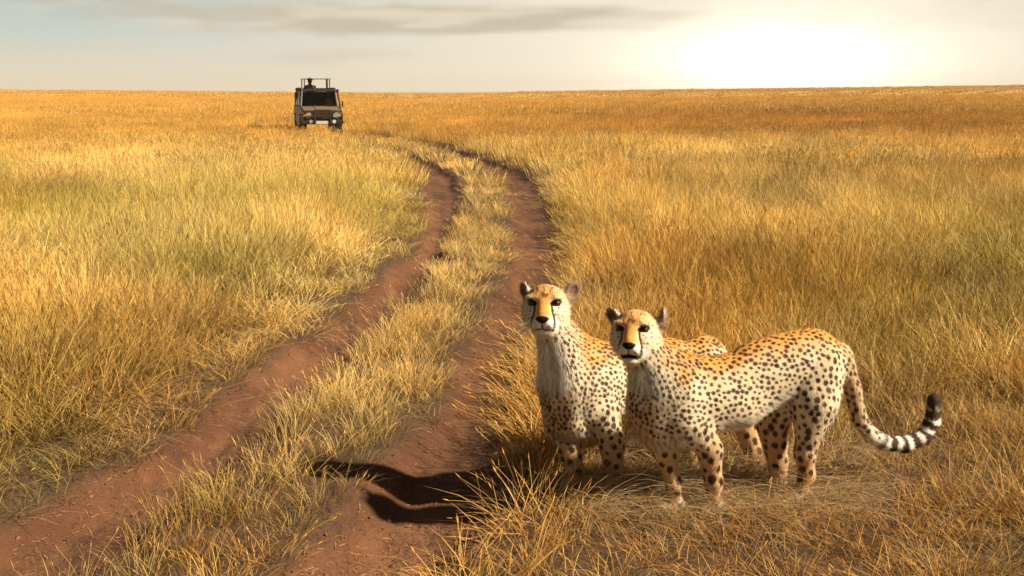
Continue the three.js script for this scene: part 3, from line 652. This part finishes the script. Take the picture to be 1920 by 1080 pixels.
      if (hw > 0.4) {
        r = 3; const from = V(a, b + 0.06, q - 0.1), fw = hx.clone().multiplyScalar(from.x).addScaledVector(hy, from.y).addScaledVector(hz, from.z); fl = fw.normalize().toArray();
        L = w[4] > 0.4 ? 0.015 : lerp(0.012, 0.0045, smooth(-0.03, 0.05, q)); if (b < -0.08 && q < 0.03) L = 0.025;
        sp = q > 0.03 && ax < 0.036 ? 9 : 0.0120; sr = 0.0036; fd = w[4] > 0.3 || ax < 0.026 ? 0 : 0.9 * smooth(-0.09, -0.06, b);
      }
    }
    const v = 1 + 0.07 * n2 + 0.06 * n1;
    col[i * 3] = c[0] * v; col[i * 3 + 1] = c[1] * v; col[i * 3 + 2] = c[2] * v;
    region[i] = r; flow.set(fl, i * 3); len[i] = L; spacing[i] = sp; size[i] = sr; fade[i] = fd;
  }
  // spots: scattered so that none touch, each a slightly uneven ellipse laid along the lie of the fur
  const R = rng(spec.seed), order = Array.from({ length: nv }, (_, i) => i);
  for (let i = nv - 1; i > 0; i--) { const j = Math.floor(R() * (i + 1)), t = order[i]; order[i] = order[j]; order[j] = t; }
  const cell = 0.03, grid = new Map(), key = (a, b, c) => (a * 73856093) ^ (b * 19349663) ^ (c * 83492791), spots = [];
  for (const i of order) {
    const s = spacing[i]; if (s > 1 || fade[i] < 0.05) continue;
    const x = pos[i * 3], y = pos[i * 3 + 1], z = pos[i * 3 + 2], gx = Math.floor(x / cell), gy = Math.floor(y / cell), gz = Math.floor(z / cell);
    let ok = true;
    for (let a = -2; a <= 2 && ok; a++) for (let b = -2; b <= 2 && ok; b++) for (let c = -2; c <= 2 && ok; c++) {
      const l = grid.get(key(gx + a, gy + b, gz + c)); if (!l) continue;
      for (const q of l) { const m = Math.min(q.s, s) * 0.5 + s * 0.5; if ((q.x - x) ** 2 + (q.y - y) ** 2 + (q.z - z) ** 2 < m * m * q.gap) { ok = false; break; } }
    }
    if (!ok) continue;
    const f = V(flow[i * 3], flow[i * 3 + 1], flow[i * 3 + 2]), n = V(nor[i * 3], nor[i * 3 + 1], nor[i * 3 + 2]); f.addScaledVector(n, -f.dot(n)).normalize();
    const q = { x, y, z, s, r: size[i] * (0.62 + 0.5 * R()), f: f.applyAxisAngle(n, (R() - 0.5) * 1.2), asp: 1 + 0.35 * R(), fade: fade[i], gap: 0.95 + 0.3 * R() };
    const k = key(gx, gy, gz); if (!grid.has(k)) grid.set(k, []); grid.get(k).push(q); spots.push(q);
  }
  for (let i = 0; i < nv; i++) {
    if (spacing[i] > 1) continue;
    const x = pos[i * 3], y = pos[i * 3 + 1], z = pos[i * 3 + 2], gx = Math.floor(x / cell), gy = Math.floor(y / cell), gz = Math.floor(z / cell);
    let m = 9, fd = 0;
    for (let a = -1; a <= 1; a++) for (let b = -1; b <= 1; b++) for (let c = -1; c <= 1; c++) {
      const l = grid.get(key(gx + a, gy + b, gz + c)); if (!l) continue;
      for (const q of l) {
        const dx = x - q.x, dy = y - q.y, dz = z - q.z, u = dx * q.f.x + dy * q.f.y + dz * q.f.z, d = Math.sqrt(Math.max(0, dx * dx + dy * dy + dz * dz - u * u) + (u / q.asp) ** 2) / q.r;
        if (d < m) { m = d; fd = q.fade; }
      }
    }
    if (m > 2) continue;
    const e = m + 0.16 * noise3(x * 160, y * 160, z * 160), k = smooth(1.18, 0.82, e) * fd * (0.92 + 0.08 * noise3(x * 40, y * 40, z * 40));
    for (let c = 0; c < 3; c++) col[i * 3 + c] = lerp(col[i * 3 + c], coat.spot[c] * lerp(1.9, 1, smooth(1, 0.5, e)), k);
  }
  const whole = new THREE.Group(); whole.name = numbered('cheetah'); whole.userData = { label: spec.label, category: 'cheetah' };
  const base = at([line[0], 800, 0]); base.y = ground(base.x, base.z); whole.position.copy(base); scene.add(whole);
  geo.setAttribute('color', new THREE.BufferAttribute(col, 3));
  // loose hairs standing out of the coat
  const hp = [], hn = [], hcol = [], N = spec.hairs, tri = geo.index.array, nt = tri.length / 3;
  for (let i = 0; i < N; i++) {
    const v = tri[Math.floor(R() * nt) * 3], x = pos[v * 3], y = pos[v * 3 + 1], z = pos[v * 3 + 2], n = V(nor[v * 3], nor[v * 3 + 1], nor[v * 3 + 2]);
    if (region[v] === 3) { const [a, b, q] = w2h(x, y, z); if ((q > 0.06 && b > -0.083 && b < -0.048 && Math.abs(a) < 0.028) || (q > 0.02 && Math.hypot((Math.abs(a) - 0.0455) / 0.027, b / 0.017) < 1) || (q > 0.03 && b < 0 && b > -0.115 && Math.abs(Math.abs(a) - lerp(0.03, 0.045, smooth(-0.02, -0.065, b))) < 0.010)) continue; }
    const f = V(flow[v * 3], flow[v * 3 + 1], flow[v * 3 + 2]); f.addScaledVector(n, -f.dot(n)).normalize();
    const d = f.multiplyScalar(0.95).addScaledVector(n, 0.28 + 0.35 * R()).add(V(R() - 0.5, R() - 0.5, R() - 0.5).multiplyScalar(0.5)).normalize(), l = len[v] * (0.6 + 0.8 * R());
    const s = V(0, 0, 0).crossVectors(d, n).normalize().multiplyScalar(0.0009 + 0.0006 * R() + (len[v] > 0.02 ? 0.0004 : 0)), jx = (R() - 0.5) * 0.003, jy = (R() - 0.5) * 0.003, jz = (R() - 0.5) * 0.003;
    hp.push(x - s.x + jx, y - s.y + jy, z - s.z + jz, x + s.x + jx, y + s.y + jy, z + s.z + jz, x + d.x * l + jx, y + d.y * l + jy, z + d.z * l + jz);
    const g = 0.8 + 0.4 * R(), t = 1.08, pale = len[v] > 0.02 ? 0.55 * smooth(0.02, 0.03, len[v]) : 0; for (const k of [g, g, g * t]) { hcol.push(lerp(col[v * 3], coat.white[0], pale) * k, lerp(col[v * 3 + 1], coat.white[1], pale) * k, lerp(col[v * 3 + 2], coat.white[2], pale) * k); hn.push(n.x, n.y, n.z); }
  }
  const hair = new THREE.BufferGeometry();
  hair.setAttribute('position', new THREE.BufferAttribute(new Float32Array(hp), 3)); hair.setAttribute('normal', new THREE.BufferAttribute(new Float32Array(hn), 3)); hair.setAttribute('color', new THREE.BufferAttribute(new Float32Array(hcol), 3));
  geo.translate(-base.x, -base.y, -base.z); hair.translate(-base.x, -base.y, -base.z);
  part('body', geo, furMat, whole);
  const fur = part('fur', hair, hairMat, whole); fur.userData.kind = 'stuff';
  for (const s of [-1, 1]) {
    const eye = part('eye', new THREE.SphereGeometry(0.0185 * hs, 24, 16), eyeMat, whole);
    eye.position.copy(h2w(s * 0.0445, -0.0035, 0.0365).sub(base));
    const dir = camera.position.clone().sub(h2w(s * 0.0445, -0.0035, 0.0365)).normalize().lerp(hz, 0.6).normalize();
    const pupil = part('pupil', new THREE.SphereGeometry(0.0088 * hs, 16, 12), pupilMat, eye); pupil.position.copy(dir.multiplyScalar(0.0108 * hs));
  }
  const wk = [];
  for (const sd of [-1, 1]) for (let i = 0; i < 9; i++) {
    const r = i % 3, c = Math.floor(i / 3), a = h2w(sd * (0.022 + 0.007 * c), -0.078 - 0.007 * r, 0.088 - 0.006 * c).sub(base), out = hx.clone().multiplyScalar(sd).addScaledVector(hz, 0.15).addScaledVector(hy, 0.15 - 0.22 * r), L = 0.055 + 0.02 * R();
    wk.push(new THREE.TubeGeometry(new THREE.QuadraticBezierCurve3(a, a.clone().addScaledVector(out, L * 0.6), a.clone().addScaledVector(out, L).add(V(0, -0.02, 0))), 6, 0.0006, 4));
  }
  const whiskers = part('whiskers', mergeGeometries(wk), whiskerMat, whole); whiskers.userData.kind = 'stuff';
  console.log(spec.label, nv, 'vertices', spots.length, 'spots');
  return whole;
}
const CELL = 0.0028;
{ // the nearer one, its mouth a little open, long tail held up
  const a = ahead(1205, 765, 4.80), b = ahead(1520, 683, 4.98), heading = a.sub(b).setY(0).normalize();
  makeCheetah({
    label: 'nearer cheetah with parted jaws, whole flank and raised banded tail in view', seed: 11, cell: CELL, hairs: 150000, heading, line: [1205, 4.80, 1520, 4.98],
    eggs: [
      [1282, 752, 0, 0.19, 0.155, 0.105, 'trunk'], [1216, 762, 0, 0.085, 0.120, 0.085, 'chest'], [1245, 812, 0, 0.085, 0.055, 0.065, 'chest'], [1352, 735, 0, 0.17, 0.142, 0.103, 'trunk'], [1375, 752, 0, 0.12, 0.092, 0.085, 'trunk', 0.28],
      [1425, 704, 0, 0.15, 0.138, 0.094, 'trunk', 0.15], [1470, 682, 0, 0.12, 0.120, 0.090, 'trunk', 0.1], [1518, 683, 0, 0.140, 0.141, 0.095, 'trunk', -0.1],
      [1290, 765, -0.072, 0.07, 0.125, 0.042, 'trunk', 0.25], [1238, 775, 0.06, 0.07, 0.12, 0.04, 'trunk', 0.25],
      [1535, 728, -0.055, 0.10, 0.155, 0.055, 'thigh', 0.1],
    ],
    chains: [
      { tag: 'neck', pts: [[1198, 655, -0.015, 0.062], [1246, 722, 0, 0.110]] },
      { tag: 'neck', pts: [[1222, 648, 0.03, 0.044], [1300, 702, 0.01, 0.058]] },
      { tag: 'leg', paw: 0.05, pts: [[1282, 790, -0.055, 0.053], [1330, 842, -0.06, 0.046], [1338, 905, -0.06, 0.031], [1340, 955, -0.055, 0.025]] },
      { tag: 'leg', paw: -0.1, pts: [[1225, 800, 0.03, 0.052], [1249, 848, 0.01, 0.042], [1263, 908, -0.01, 0.028], [1268, 955, -0.015, 0.024]] },
      { tag: 'leg', paw: 0.1, pts: [[1526, 760, -0.06, 0.074], [1509, 850, -0.06, 0.038], [1512, 890, -0.055, 0.030], [1494, 940, -0.06, 0.024]] },
      { tag: 'leg', paw: 0, pts: [[1482, 710, 0.06, 0.092], [1448, 795, 0.09, 0.060], [1458, 868, 0.1, 0.037], [1462, 925, 0.1, 0.025]] },
      { tag: 'tail', pts: [[1578, 668, 0, 0.042], [1597, 728, 0.01, 0.033], [1611, 787, 0.02, 0.0285], [1632, 816, 0.02, 0.028], [1660, 831, 0.02, 0.028], [1696, 834, 0.02, 0.029], [1730, 820, 0.02, 0.0295], [1748, 790, 0.02, 0.0285], [1751, 752, 0.02, 0.026]] },
    ],
    head: { at: [1184, 615, 4.74], yaw: -0.17, pitch: 0.02, open: 0.008, scale: 1.0, ears: [[-0.088, 0.042, -0.035, -0.55, 1.0, 0.82], [0.103, 0.040, -0.05, 1.75, -0.5, 1.02]] },
  });
}
{ // the one behind, head higher, most of its body hidden
  const a = ahead(1050, 745, 5.12), b = ahead(1315, 690, 5.50), heading = a.sub(b).setY(0).normalize();
  makeCheetah({
    label: 'farther cheetah with head held higher, its rear half hidden behind the other', seed: 23, cell: CELL, hairs: 150000, heading, line: [1050, 5.12, 1315, 5.50], scale: 1.03,
    eggs: [
      [1056, 745, 0, 0.085, 0.138, 0.100, 'chest'], [1074, 795, 0, 0.085, 0.055, 0.08, 'chest'], [1114, 718, 0, 0.17, 0.168, 0.113, 'trunk'], [1185, 708, 0, 0.17, 0.145, 0.103, 'trunk'],
      [1252, 694, 0, 0.14, 0.132, 0.095, 'trunk', 0.1], [1318, 692, 0, 0.125, 0.145, 0.094, 'trunk', -0.1],
      [1120, 735, -0.095, 0.07, 0.125, 0.042, 'trunk', 0.25], [1068, 745, 0.06, 0.07, 0.12, 0.042, 'trunk', 0.25],
      [1345, 730, -0.04, 0.095, 0.145, 0.055, 'thigh', 0.1],
    ],
    chains: [
      { tag: 'neck', pts: [[1034, 612, -0.01, 0.058], [1066, 712, 0, 0.106]] },
      { tag: 'neck', pts: [[1052, 612, 0.06, 0.046], [1112, 688, 0.04, 0.064]] },
      { tag: 'leg', paw: -0.2, pts: [[1050, 790, 5.17, 0.058], [1066, 838, 5.16, 0.046], [1081, 890, 5.13, 0.033], [1088, 925, 5.12, 0.026]] },
      { tag: 'leg', paw: 0, pts: [[1132, 780, 5.15, 0.062], [1147, 832, 5.13, 0.048], [1150, 890, 5.11, 0.034], [1150, 925, 5.11, 0.027]] },
      { tag: 'leg', paw: 0, pts: [[1350, 730, 5.46, 0.085], [1393, 785, 5.42, 0.052], [1412, 850, 5.36, 0.034], [1418, 885, 5.34, 0.026]] },
      { tag: 'leg', paw: 0, pts: [[1315, 720, 5.50, 0.085], [1296, 790, 5.42, 0.052], [1300, 850, 5.36, 0.036], [1297, 885, 5.33, 0.026]] },
      { tag: 'tail', pts: [[1362, 680, 5.6, 0.035], [1385, 720, 5.65, 0.03], [1392, 775, 5.68, 0.026]] },
    ],
    head: { at: [1019.5, 566.5, 5.05], yaw: -0.10, pitch: 0.0, scale: 1.05, ears: [[-0.083, 0.045, -0.035, -0.9, 0.9, 0.84], [0.098, 0.043, -0.045, 0.45, -0.45, 1.08]] },
  });
}

// ---------------------------------------------------------------- the safari vehicle on the track
{
  const rgb = (r, g, b) => new THREE.Color().setRGB(r, g, b);
  const S = (name, c, roughness, more = {}) => new THREE.MeshPhysicalMaterial({ name, color: rgb(...c), roughness, ...more });
  const paint = S('dusty paint', [0.030, 0.019, 0.015], 0.5, { clearcoat: 0.25, clearcoatRoughness: 0.4 }), dusty = S('dust on paint', [0.17, 0.105, 0.06], 0.8), dark = S('black plastic', [0.02, 0.018, 0.016], 0.6), steel = S('dark steel', [0.05, 0.045, 0.04], 0.45, { metalness: 0.6 });
  const rubber = S('rubber', [0.025, 0.022, 0.02], 0.9), rimM = S('grey steel', [0.35, 0.33, 0.3], 0.45, { metalness: 0.5 }), pane = S('tinted pane', [0.42, 0.44, 0.42], 0.03, { transmission: 1, thickness: 0, side: THREE.DoubleSide });
  const lens = S('lamp lens', [0.30, 0.30, 0.28], 0.12, { clearcoat: 1 }), orange = S('orange lens', [0.85, 0.25, 0.04], 0.2, { clearcoat: 1 }), white = S('white plate', [0.62, 0.58, 0.52], 0.5), canvas = S('canvas', [0.10, 0.085, 0.06], 0.95), cloth = S('seat cloth', [0.06, 0.05, 0.045], 0.95);
  const bx = (w, h, d, x, y, z, rx = 0, r = 0.015) => new RoundedBoxGeometry(w, h, d, 2, Math.min(r, w / 2.1, h / 2.1, d / 2.1)).rotateX(rx).translate(x, y, z);
  const rod = (a, b, r) => { const A = V(...a), B = V(...b), d = B.clone().sub(A), g = new THREE.CylinderGeometry(r, r, d.length(), 10); g.applyQuaternion(new THREE.Quaternion().setFromUnitVectors(UPV, d.normalize())); return g.translate(...A.add(B).multiplyScalar(0.5).toArray()); };
  const tube = (pts, r) => new THREE.TubeGeometry(new THREE.CatmullRomCurve3(pts.map((p) => V(...p))), pts.length * 6, r, 8);
  const join = (list) => mergeGeometries(list.map((g) => g.index ? g.toNonIndexed() : g).map((g) => { g.deleteAttribute('uv'); return g; }));
  const car = thing('safari_vehicle', 'dark dusty safari vehicle on the distant track, with raised roof, bull bar and white plate', 'vehicle');
  car.position.copy(carSpot); car.position.y = land(carSpot.x, carSpot.z); car.rotation.y = Math.atan2(-carSpot.x, -carSpot.z) + 0.085;
  const P = (name, list, m, parent = car) => part(name, join([].concat(list)), m, parent);
  // side panels with wheel arches, drawn as z over y
  const side = (x, t) => {
    const s = new THREE.Shape(); s.moveTo(0.62, 0.62); s.lineTo(0.72, 0.80); s.lineTo(0.70, 1.08); s.lineTo(-0.62, 1.24); s.lineTo(-4.0, 1.26); s.lineTo(-4.02, 0.56);
    s.lineTo(-3.45, 0.52); s.absarc(-2.95, 0.45, 0.47, Math.PI * 0.02 + Math.PI, 0, true); s.lineTo(-2.45, 0.48); s.lineTo(-0.55, 0.48); s.absarc(0.02, 0.45, 0.47, Math.PI, 0, true); s.lineTo(0.62, 0.62);
    return new THREE.ExtrudeGeometry(s, { depth: t, bevelEnabled: true, bevelSize: 0.012, bevelThickness: 0.012, bevelSegments: 2 }).rotateY(-Math.PI / 2).translate(x + t / 2, 0, 0);
  };
  P('body', [side(-0.79, 0.05), side(0.79, 0.05), bx(1.5, 0.08, 4.6, 0, 0.60, -1.7), bx(1.5, 0.62, 0.06, 0, 0.92, -0.62), bx(1.56, 1.3, 0.06, 0, 1.2, -3.98), bx(1.54, 0.14, 0.05, 0, 1.04, 0.70), bx(1.54, 0.12, 0.05, 0, 0.72, 0.68), bx(0.3, 0.3, 0.05, -0.62, 0.88, 0.67), bx(0.3, 0.3, 0.05, 0.62, 0.88, 0.67)], paint);
  P('bonnet', [bx(1.5, 0.045, 1.34, 0, 1.17, 0.045, 0.095, 0.02), bx(0.5, 0.03, 1.1, 0, 1.2, 0.03, 0.095)], dusty);
  P('grille', [bx(0.92, 0.26, 0.03, 0, 0.89, 0.665), ...[0, 1, 2, 3, 4].map((i) => bx(0.9, 0.018, 0.03, 0, 0.80 + i * 0.045, 0.69))], S('grille', [0.10, 0.055, 0.03], 0.6));
  P('bumper', [bx(1.72, 0.15, 0.14, 0, 0.62, 0.80, 0, 0.03)], steel);
  P('number_plate', bx(0.52, 0.12, 0.012, 0.0, 0.62, 0.895), white);
  P('bull_bar', [rod([-0.32, 0.55, 0.92], [-0.32, 1.12, 0.92], 0.036), rod([0.32, 0.55, 0.92], [0.32, 1.12, 0.92], 0.036), rod([-0.32, 1.11, 0.92], [0.32, 1.11, 0.92], 0.03), rod([-0.32, 0.9, 0.92], [0.32, 0.9, 0.92], 0.025),
    tube([[-0.32, 1.06, 0.92], [-0.62, 1.04, 0.9], [-0.8, 0.9, 0.84], [-0.8, 0.66, 0.84]], 0.028), tube([[0.32, 1.06, 0.92], [0.62, 1.04, 0.9], [0.8, 0.9, 0.84], [0.8, 0.66, 0.84]], 0.028)], steel);
  for (const s of [-1, 1]) {
    const h = P('headlight', new THREE.CylinderGeometry(0.105, 0.09, 0.06, 24).rotateX(Math.PI / 2).translate(s * 0.56, 0.90, 0.715), lens); P('rim', new THREE.TorusGeometry(0.108, 0.014, 8, 24).translate(s * 0.56, 0.90, 0.735), rimM, h);
    P('indicator', bx(0.11, 0.16, 0.05, s * 0.735, 0.93, 0.70), s > 0 ? orange : orange);
    P('fog_lamp', new THREE.CylinderGeometry(0.075, 0.06, 0.06, 20).rotateX(Math.PI / 2).translate(s * 0.47, 0.66, 0.90), s > 0 ? white : lens);
    P('mirror', [bx(0.05, 0.24, 0.14, s * 0.98, 1.36, -0.62), rod([s * 0.80, 1.3, -0.66], [s * 0.97, 1.34, -0.64], 0.014)], dark);
    for (const [z0, z1, r] of [[-0.60, -0.93, 0.045], [-1.72, -1.72, 0.035], [-2.72, -2.72, 0.035], [-3.92, -3.9, 0.045]]) P('pillar', rod([s * 0.755, 1.24, z0], [s * 0.685, 1.91, z1], r), paint);
    const door = P('door', [bx(0.025, 0.66, 0.98, s * 0.828, 0.92, -1.18), bx(0.04, 0.03, 1.02, s * 0.775, 1.26, -1.2)], paint); P('handle', bx(0.03, 0.03, 0.14, s * 0.85, 1.12, -1.56), dark, door);
    const d2 = P('door', [bx(0.025, 0.66, 0.9, s * 0.828, 0.92, -2.2)], paint); P('handle', bx(0.03, 0.03, 0.14, s * 0.85, 1.12, -2.52), dark, d2);
    for (const [z, w] of [[-1.28, 0.82], [-2.22, 0.94], [-3.32, 1.14]]) P('side_window', bx(0.012, 0.6, w, 0, 0, 0, 0, 0.004).rotateZ(s * 0.11).translate(s * 0.722, 1.58, z), pane);
    P('canvas_roll', new THREE.CapsuleGeometry(0.075, 2.7, 6, 12).rotateX(Math.PI / 2).translate(s * 0.69, 1.965, -2.4), canvas);
    for (const z of [0.02, -2.95]) {
      const w = P('wheel', new THREE.CylinderGeometry(0.13, 0.13, 0.16, 24).rotateZ(Math.PI / 2).translate(s * 0.72, 0.38, z), rimM);
      P('tyre', [new THREE.TorusGeometry(0.275, 0.105, 14, 36).rotateY(Math.PI / 2).scale(1.25, 1, 1).translate(s * 0.72, 0.38, z), ...Array.from({ length: 24 }, (_, i) => bx(0.22, 0.02, 0.045, 0, 0.382, 0).rotateX(i * Math.PI / 12).translate(s * 0.72, 0.38, z))], rubber, w);
      P('rim', new THREE.CylinderGeometry(0.2, 0.2, 0.1, 24).rotateZ(Math.PI / 2).translate(s * 0.74, 0.38, z), rimM, w);
    }
    P('mudguard', bx(0.10, 0.05, 1.0, s * 0.84, 0.93, 0.02, 0, 0.02), dark); P('mudguard', bx(0.09, 0.05, 1.0, s * 0.84, 0.92, -2.95, 0, 0.02), dark);
  }
  const ws = P('windscreen', new THREE.BoxGeometry(1.40, 0.74, 0.008).rotateX(-0.47).translate(0, 1.57, -0.765), pane);
  P('wiper', [rod([-0.55, 1.27, -0.585], [-0.1, 1.32, -0.61], 0.01), rod([0.05, 1.27, -0.585], [0.5, 1.32, -0.61], 0.01)], dark, ws);
  P('windscreen_frame', [bx(1.5, 0.06, 0.06, 0, 1.235, -0.59), bx(1.42, 0.07, 0.07, 0, 1.915, -0.94)], dark);
  const roof = P('roof', [bx(1.4, 0.05, 0.55, 0, 1.945, -1.2), bx(1.4, 0.05, 1.05, 0, 1.945, -3.45), bx(0.2, 0.05, 1.44, -0.6, 1.945, -2.2), bx(0.2, 0.05, 1.44, 0.6, 1.945, -2.2)], paint);
  P('hatch_rim', [bx(1.02, 0.06, 0.04, 0, 1.99, -1.50), bx(1.02, 0.06, 0.04, 0, 1.99, -2.9), bx(0.04, 0.06, 1.4, -0.5, 1.99, -2.2), bx(0.04, 0.06, 1.4, 0.5, 1.99, -2.2)], dark, roof);
  P('raised_roof', [bx(1.16, 0.018, 1.7, 0, 2.405, -2.2, 0, 0.006)], canvas);
  for (const [x, z] of [[-0.53, -1.45], [0.53, -1.45], [-0.53, -2.95], [0.53, -2.95], [0.44, -1.5]]) P('roof_post', rod([x, 1.95, z], [x, 2.40, z], 0.022), steel);
  P('snorkel', [tube([[0.8, 1.1, -0.35], [0.87, 1.2, -0.5], [0.84, 1.55, -0.72], [0.8, 1.86, -0.9]], 0.038), bx(0.11, 0.13, 0.16, 0.80, 1.9, -0.9)], dark);
  P('dashboard', [bx(1.4, 0.2, 0.3, 0, 1.18, -0.78)], dark);
  P('steering_wheel', new THREE.TorusGeometry(0.19, 0.017, 8, 28).rotateX(-0.5).translate(-0.36, 1.3, -1.0), dark);
  for (const [x, z] of [[-0.36, -1.5], [0.36, -1.5], [-0.36, -3.3], [0.36, -3.3]]) { const st = P('seat', [bx(0.5, 0.14, 0.5, x, 0.86, z + 0.2, 0, 0.05), bx(0.48, 0.62, 0.13, x, 1.2, z - 0.1, -0.12, 0.05)], cloth); P('headrest', bx(0.26, 0.17, 0.09, x, 1.6, z - 0.15, 0, 0.04), cloth, st); }

  // people: one standing up through the roof, one in the front seat
  const person = (name, label, joints, colours, hat) => {
    const pr = [], j = joints;
    const c = (a, b, ra, rb, tag, k = 0.04) => pr.push(cone(V(...j[a]), V(...j[b]), ra, rb, tag, k));
    c('hip', 'chest', 0.135, 0.15, 'shirt', 0.06); c('chest', 'neck', 0.13, 0.07, 'shirt', 0.06);
    pr.push(egg(V(...j.chest).add(V(0, 0.06, 0)), [V(1, 0, 0), V(0, 1, 0), V(0, 0, 1)], [0.25, 0.17, 0.14], 'shirt', 0.06));
    c('neck', 'head', 0.055, 0.06, 'skin', 0.02);
    pr.push(egg(V(...j.head), [V(1, 0, 0), V(0, 1, 0), V(0, 0, 1)], [0.088, 0.118, 0.1], 'skin', 0.02));
    pr.push(egg(V(...j.head).add(V(0, -0.055, 0.05)), [V(1, 0, 0), V(0, 1, 0), V(0, 0, 1)], [0.045, 0.05, 0.045], 'skin', 0.02));
    pr.push(cone(V(...j.head).add(V(0, 0.01, 0.088)), V(...j.head).add(V(0, -0.03, 0.108)), 0.010, 0.015, 'skin', 0.012));
    for (const s of [-1, 1]) {
      pr.push(egg(V(...j.head).add(V(s * 0.08, -0.01, 0)), [V(1, 0, 0), V(0, 1, 0), V(0, 0, 1)], [0.012, 0.032, 0.02], 'skin', 0.01));
      pr.push(egg(V(...j.head).add(V(s * 0.033, 0.005, 0.092)), [V(1, 0, 0), V(0, 1, 0), V(0, 0, 1)], [0.014, 0.008, 0.008], 'eye', 0.004));
      const n = s < 0 ? 'L' : 'R';
      c('sh' + n, 'el' + n, 0.058, 0.045, 'shirt'); c('el' + n, 'wr' + n, 0.042, 0.028, 'skin', 0.02);
      const wr = V(...j['wr' + n]), dir = wr.clone().sub(V(...j['el' + n])).normalize(), sd = V(0, 0, 0).crossVectors(UPV, dir).normalize(), palm = wr.clone().addScaledVector(dir, 0.075);
      pr.push(cone(wr, palm, 0.03, 0.038, 'skin', 0.02));
      for (let f = 0; f < 4; f++) { const b = palm.clone().addScaledVector(sd, (f - 1.5) * 0.021), L = [0.065, 0.078, 0.074, 0.058][f]; const k = b.clone().addScaledVector(dir, L * 0.5).add(V(0, -0.004, 0)); pr.push(cone(b, k, 0.0105, 0.0095, 'skin', 0.006), cone(k, k.clone().addScaledVector(dir, L * 0.45).add(V(0, -0.018, 0)), 0.0095, 0.0085, 'skin', 0.004)); }
      pr.push(cone(wr.clone().addScaledVector(dir, 0.025).addScaledVector(sd, -s * 0.03), wr.clone().addScaledVector(dir, 0.075).addScaledVector(sd, -s * 0.058), 0.013, 0.010, 'skin', 0.006));
      c('th' + n, 'kn' + n, 0.085, 0.062, 'trousers'); c('kn' + n, 'an' + n, 0.06, 0.045, 'trousers', 0.02);
      pr.push(cone(V(...j['an' + n]), V(...j['an' + n]).add(V(0, -0.05, 0.15)), 0.042, 0.036, 'shoe', 0.02));
    }
    const g = surface(pr, 0.010), pos = g.attributes.position.array, col = new Float32Array(pos.length);
    for (let i = 0; i < pos.length; i += 3) { let bd = 9, t = 'shirt'; for (const p of pr) { const d = p.d(pos[i], pos[i + 1], pos[i + 2]); if (d < bd) { bd = d; t = p.tag; } } col.set(colours[t] ?? [0.01, 0.01, 0.01], i); }
    g.setAttribute('color', new THREE.BufferAttribute(col, 3));
    const o = thing('person', label, 'person'); o.position.copy(car.position); if (hat) o.position.y += 0.04; o.rotation.copy(car.rotation);
    part('body', g, new THREE.MeshStandardMaterial({ vertexColors: true, roughness: 0.85 }), o);
    if (hat) part('cap', join([new THREE.SphereGeometry(0.14, 24, 12, 0, 6.283, 0, 1.5).scale(0.88, 0.8, 1.02).translate(j.head[0], j.head[1] + 0.045, j.head[2]), new THREE.CylinderGeometry(0.15, 0.165, 0.016, 24).translate(j.head[0] + 0.025, j.head[1] + 0.052, j.head[2] + 0.07)]), canvas, o);
    else part('hair', new THREE.SphereGeometry(0.1, 24, 12, 0, 6.283, 0, 1.45).scale(0.86, 0.95, 1).translate(j.head[0], j.head[1] + 0.03, j.head[2] - 0.012), dark, o);
  };
  const x = -0.28, z = -1.75;
  person('person', 'person in dark clothes and cap standing up through the open roof of the vehicle', {
    hip: [x, 1.56, z], chest: [x, 1.90, z + 0.02], neck: [x, 2.10, z + 0.03], head: [x, 2.26, z + 0.06], shL: [x - 0.19, 2.03, z], elL: [x - 0.27, 1.86, z + 0.2], wrL: [x - 0.14, 2.03, z + 0.35], shR: [x + 0.19, 2.03, z], elR: [x + 0.25, 1.86, z + 0.2], wrR: [x + 0.10, 2.03, z + 0.35],
    thL: [x - 0.09, 1.5, z], knL: [x - 0.1, 1.10, z + 0.03], anL: [x - 0.1, 0.72, z], thR: [x + 0.09, 1.5, z], knR: [x + 0.1, 1.10, z + 0.03], anR: [x + 0.1, 0.72, z],
  }, { shirt: [0.035, 0.028, 0.022], skin: [0.12, 0.06, 0.035], trousers: [0.06, 0.05, 0.035], shoe: [0.02, 0.015, 0.012] }, true);
  const q = 0.36, w = -1.42;
  person('person', 'person in olive shirt seated inside the vehicle behind the windscreen', {
    hip: [q, 1.0, w + 0.02], chest: [q, 1.33, w + 0.02], neck: [q, 1.52, w + 0.06], head: [q, 1.67, w + 0.1], shL: [q - 0.18, 1.45, w + 0.02], elL: [q - 0.22, 1.2, w + 0.12], wrL: [q - 0.14, 1.08, w + 0.34], shR: [q + 0.18, 1.45, w + 0.02], elR: [q + 0.22, 1.2, w + 0.12], wrR: [q + 0.14, 1.08, w + 0.34],
    thL: [q - 0.09, 1.0, w + 0.08], knL: [q - 0.11, 1.03, w + 0.45], anL: [q - 0.11, 0.72, w + 0.48], thR: [q + 0.09, 1.0, w + 0.08], knR: [q + 0.11, 1.03, w + 0.45], anR: [q + 0.11, 0.72, w + 0.48],
  }, { shirt: [0.22, 0.20, 0.08], skin: [0.30, 0.14, 0.08], trousers: [0.10, 0.08, 0.05], shoe: [0.02, 0.015, 0.012] }, false);
}

renderer.render(scene, camera);
